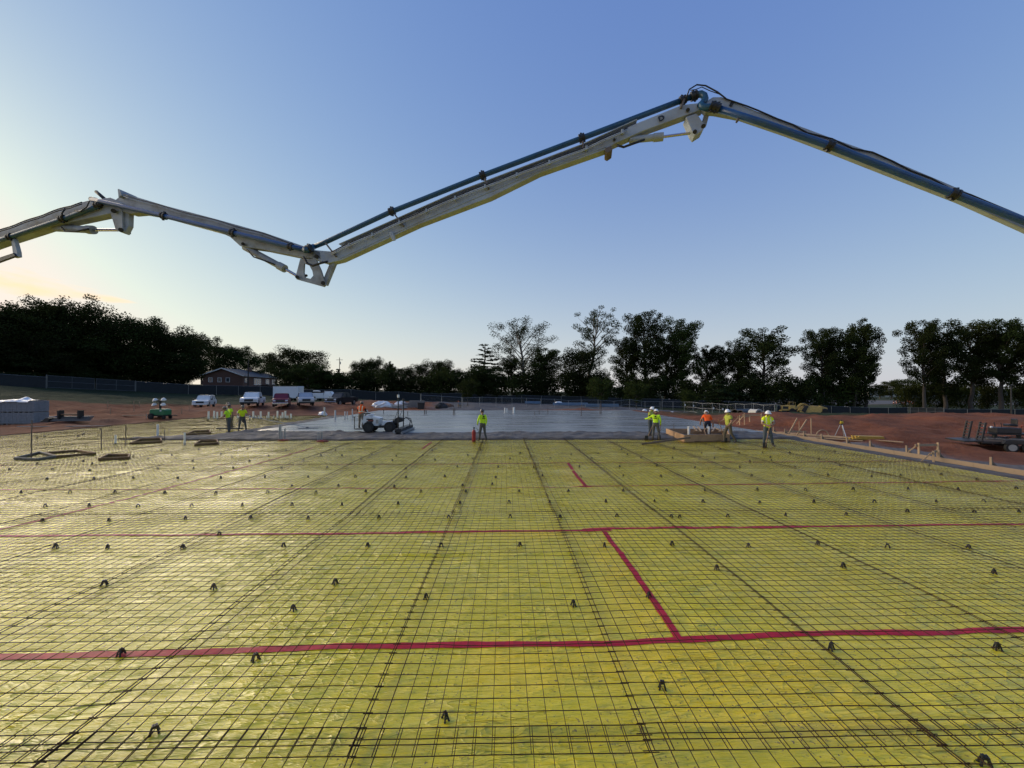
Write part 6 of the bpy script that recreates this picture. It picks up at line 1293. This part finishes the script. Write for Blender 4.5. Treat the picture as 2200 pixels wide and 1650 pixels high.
    for s in (-1, 1): mb.ell(hc+q @ Vector((s*.032, .092, .012)), (.013, .01, .009), 6, 5, rot=q)
    mb.ell(hc+q @ Vector((0, .094, -.062)), (.026, .012, .007), 6, 5, rot=q)
    mb.mat(4); mb.ell(hc+q @ Vector((0, -.018, .03)), (.084, .092, .100), 12, 8, rot=q); mb.mat(2)
    for s in 'LR':
        w_, h_ = J['wr'+s], J['ha'+s]; d = (h_-w_).normalized(); side = d.cross(Vector((0, 1, 0))); side = side.normalized() if side.length > .1 else Vector((1, 0, 0)); cur = side.cross(d)
        cur = cur if cur.y > -2 else -cur
        for f, ln in enumerate((.062, .074, .07, .052)):
            b0 = h_+d*.02+cur*(.027-.018*f); k1 = b0+d*ln*.5; mb.tube([b0, k1, k1+(d*.55+side*(.7 if s == 'L' else -.7))*ln*.55], [.0095, .0088, .0075], 5)
        b0 = h_-d*.02+cur*.035; mb.tube([b0, b0+(cur+d)*.03, b0+(cur*.5+d*1.6)*.035], [.011, .0095, .008], 5)
    b = mb.build('body', [shirt, trousers, SKIN, BOOT, HAIR, EYE], o, smooth=True)
    ht = MB()
    if brim == 'full': ht.lathe([(.150, -.012), (.152, -.004), (.118, .012), (.112, .05), (.090, .10), (.050, .128), (.01, .134)], n=18)
    elif brim == 'cap': ht.lathe([(.108, -.012), (.108, .03), (.088, .075), (.048, .1), (.01, .105)], n=16); ht.box((0, .13, -.005), (.13, .11, .014))
    else: ht.lathe([(.118, -.012), (.112, .05), (.090, .10), (.050, .128), (.01, .134)], n=18); ht.box((0, .135, -.004), (.16, .09, .014), taper=(.8, 1))
    ht.v = [tuple(hc+q @ (Vector(v)+Vector((0, -.005, .045)))) for v in ht.v]; h = ht.build('hard_hat', hat, o, smooth=True)
    MB().box((0, 0, 0), (.016, .20, .012)).build('crown_ridge', hat, h, loc=tuple(hc+q @ Vector((0, -.005, .045+.128))))
    if vest is not None:
        sel = [i for i, f in enumerate(polys) if segs[nb[i]][0] in ('waist', 'chest') or (segs[nb[i]][0] == 'pelvis' and segs[nb[i]][1] == 'waist')]
        nv = np.zeros((len(V), 3)); 
        for i in sel:
            f = polys[i]; n_ = np.cross(V[f[1]]-V[f[0]], V[f[2]]-V[f[0]]); n_ /= np.linalg.norm(n_)+1e-9
            for j in f: nv[j] += n_
        nv /= np.linalg.norm(nv, axis=1)[:, None]+1e-9; W = V+nv*.018; used = sorted({j for i in sel for j in polys[i]}); mp = {j: k for k, j in enumerate(used)}
        vb = MB(); vb.v = [tuple(W[j]) for j in used]; vb.f = [tuple(mp[j] for j in polys[i]) for i in sel]
        up = np.array(J['neck']-J['pelvis']); L_ = np.linalg.norm(up); up = up/L_
        vb.mi = []
        for i in sel:
            t = (cen[i]-np.array(J['pelvis']))@up/L_; xx = abs(cen[i][0]); vb.mi.append(1 if (.20 < t < .32 or (.075 < xx < .12 and t > .3)) else 0)
        vb.build('vest', [vest, vest_stripe], o, smooth=True)
    if shirt_print:
        c = J['chest']+Vector((0, -.135, .07)); MB().box(c, (.10, .012, .09)).build('shirt_print', BLKC, o); MB().box(c-Vector((0, .002, .10)), (.20, .012, .035)).build('shirt_print', BLKC, o)
    return o, J
def hold(o, pt): return o.matrix_basis @ Vector(pt)
def pole_tool(a, b, label, name='shovel', cat='shovel', blade=True):
    t = thing(name, label, cat, b); d = (a-b); MB().tube([(0, 0, 0), d], .018, 8).build('handle', PLY, t)
    if blade: MB().box((0, 0, .12), (.22, .03, .30), taper=(.85, 1)).build('blade', DARK, t, bevel=.01)
D_ = math.radians
a1, _ = person(493, 934, .0, D_(105), 'man in lime shirt and grey trousers bending left behind the dark screed board', LIME, GREYT, HP, 1.78, dict(elL=(-.30, .20, 1.16), wrL=(-.20, .40, 1.02), haL=(-.17, .46, .99), elR=(.28, .12, 1.12), wrR=(.16, .34, .95), haR=(.12, .40, .93)), lean=.32, brim='front', Y=26.8)
person(498, 925, .05, D_(70), 'man in lime shirt partly hidden behind the bending man', LIME, CAMO, HD, 1.76, dict(elR=(.30, .2, 1.15), wrR=(.18, .38, 1.0), haR=(.14, .44, .97)), lean=.18, brim='front', Y=29.2)
person(491.5, 920, .05, D_(60), 'man in grey shirt whose hat shows above the two lime shirts', GREYS, GREYT, HP, 1.80, brim='front', Y=31)
a4, _ = person(521, 925, .0, D_(-12), 'man in yellow lime tee holding the long bull float handle', LIMEY, GREYT, HP, 1.76, dict(elL=(-.30, .05, 1.14), wrL=(-.10, .26, 1.02), haL=(-.04, .30, 1.01), elR=(.30, .08, 1.15), wrR=(.20, .30, 1.05), haR=(.16, .35, 1.03), knL=(-.17, .05, .5), anL=(-.24, -.02, .09), toL=(-.28, .14, .05), knR=(.16, .04, .5), anR=(.2, -.02, .09), toR=(.23, .15, .05)), lean=.06, brim='front', Y=28.2)
person(776, 925, .36, D_(205), 'screed operator in orange vest with yellow stripes and black sleeves', BLKC, TANT, HP, 1.72, dict(elR=(.28, .12, 1.16), wrR=(.20, .36, 1.10), haR=(.18, .42, 1.10), elL=(-.28, .12, 1.16), wrL=(-.18, .36, 1.10), haL=(-.16, .42, 1.10)), lean=.10, sleeves='long', vest=ORNG, brim='front', Y=26.1)
person(1037, 948, .0, D_(150), 'lone man in lime long-sleeved shirt standing at the slab edge by the red tank', LIME, GREYT, HD, 1.76, dict(elL=(-.27, .06, 1.15), wrL=(-.20, .22, .98), haL=(-.18, .27, .93), knL=(-.14, .05, .5), anL=(-.18, .06, .09), toL=(-.20, .23, .05), knR=(.13, .0, .5), anR=(.17, -.14, .09), toR=(.19, .03, .05)), lean=.03, sleeves='long', brim='full', shirt_print=True)
a7, _ = person(1396, 941, .05, D_(-70), 'man in white hard hat and black sleeves leaning on a shovel, half hidden', BLKC, JEAN, HW, 1.78, dict(elL=(-.26, .14, 1.2), wrL=(-.12, .36, 1.18), haL=(-.08, .42, 1.18), elR=(.26, .10, 1.2), wrR=(.10, .32, 1.2), haR=(.05, .38, 1.2)), lean=.14, sleeves='long', vest=LIMED, Y=23.6, head_turn=.3)
a8, J8 = person(1409, 946, .0, D_(190), 'man in white hard hat and lime long sleeves with his back to the camera', LIME, GREYT, HW, 1.74, dict(elL=(-.42, .10, 1.26), wrL=(-.62, .26, 1.20), haL=(-.68, .30, 1.19), elR=(.26, .04, 1.14), wrR=(.22, .2, .92), haR=(.2, .25, .86), knL=(-.14, .06, .5), anL=(-.17, -.02, .09), toL=(-.2, .15, .05), knR=(.15, .05, .5), anR=(.2, -.05, .09), toR=(.23, .12, .05)), lean=.16, sleeves='long', shirt_print=True)
person(1520, 940, .05, D_(170), 'man in bright orange tee bending over inside the large box form', ORNG, DJEAN, HW, 1.76, dict(elL=(-.32, .36, .92), wrL=(-.34, .50, .70), haL=(-.34, .54, .63), elR=(.34, .26, .82), wrR=(.36, .34, .58), haR=(.36, .37, .50), knL=(-.14, .16, .48), knR=(.14, .16, .48)), lean=.62, hips=.12, Y=24.2)
a10, _ = person(1566, 952, .0, D_(55), 'man in white hard hat and dirty lime vest striding with a tool', CAMO, CAMO, HW, 1.78, dict(elL=(-.28, .02, 1.16), wrL=(-.22, .16, .96), haL=(-.20, .22, .92), elR=(.27, .10, 1.2), wrR=(.30, .30, 1.12), haR=(.30, .36, 1.12), knL=(-.11, -.06, .52), anL=(-.12, -.34, .13), toL=(-.13, -.20, .05), knR=(.10, .18, .52), anR=(.11, .20, .09), toR=(.12, .37, .05)), lean=.05, vest=LIMED, vest_stripe=LIMED)
a11, _ = person(1649, 960, .0, D_(-25), 'man in white hard hat, white tee and lime vest resting on a shovel', WHT, JEAN, HW, 1.78, dict(elL=(-.28, .10, 1.18), wrL=(-.04, .30, 1.10), haL=(.02, .32, 1.10), elR=(.27, .08, 1.16), wrR=(.08, .28, 1.06), haR=(.02, .32, 1.05), knL=(-.17, .03, .5), anL=(-.26, -.02, .09), toL=(-.30, .14, .05), knR=(.15, .04, .5), anR=(.18, -.02, .09), toR=(.22, .15, .05)), lean=.06, vest=LIMEY, head_turn=-.7)
pf = at(988, 63); person(988, 0, pf.z, D_(150), 'person in an orange cap crouching by the debris below the chain link corner', GREYS, TANT, HO, 1.75, dict(knL=(-.18, .34, .48), anL=(-.18, .10, .09), toL=(-.2, .27, .05), knR=(.18, .34, .48), anR=(.18, .10, .09), toR=(.2, .27, .05), hipL=(-.1, -.02, .40), hipR=(.1, -.02, .40)), lean=.55, hips=.52, brim='cap', Y=63)
bpy.context.view_layer.update()
def tool_at(o, pt, gnd, lb, **k): a = o.matrix_basis @ Vector(pt); pole_tool(a+Vector((0, 0, .12)), gnd, lb, **k)
tool_at(a7, (-.02, .40, 1.19), gp(1389, 946, 0), 'long shovel standing upright in front of the half hidden man')
tool_at(a10, (.30, .40, 1.12), gp(1559, 951, 0), 'worn shovel carried by the striding man')
tool_at(a11, (.02, .36, 1.08), gp(1643, 962, 0), 'shovel planted in front of the man at far right')
tool_at(a8, (.24, .28, .84), gp(1416, 945, 0), 'short rake held low by the man with his back turned', name='rake', cat='rake')
p_ = gp(1535, 946, .05); q_ = dp(1509, 908, 24); MB().tube([q_-p_+Vector((0, 0, .3)), Vector((-.35, .2, 0))], .02, 6).build('pry_bar', PLY, loc=p_, label='wooden pole held upright by the orange-shirted man', cat='pole')
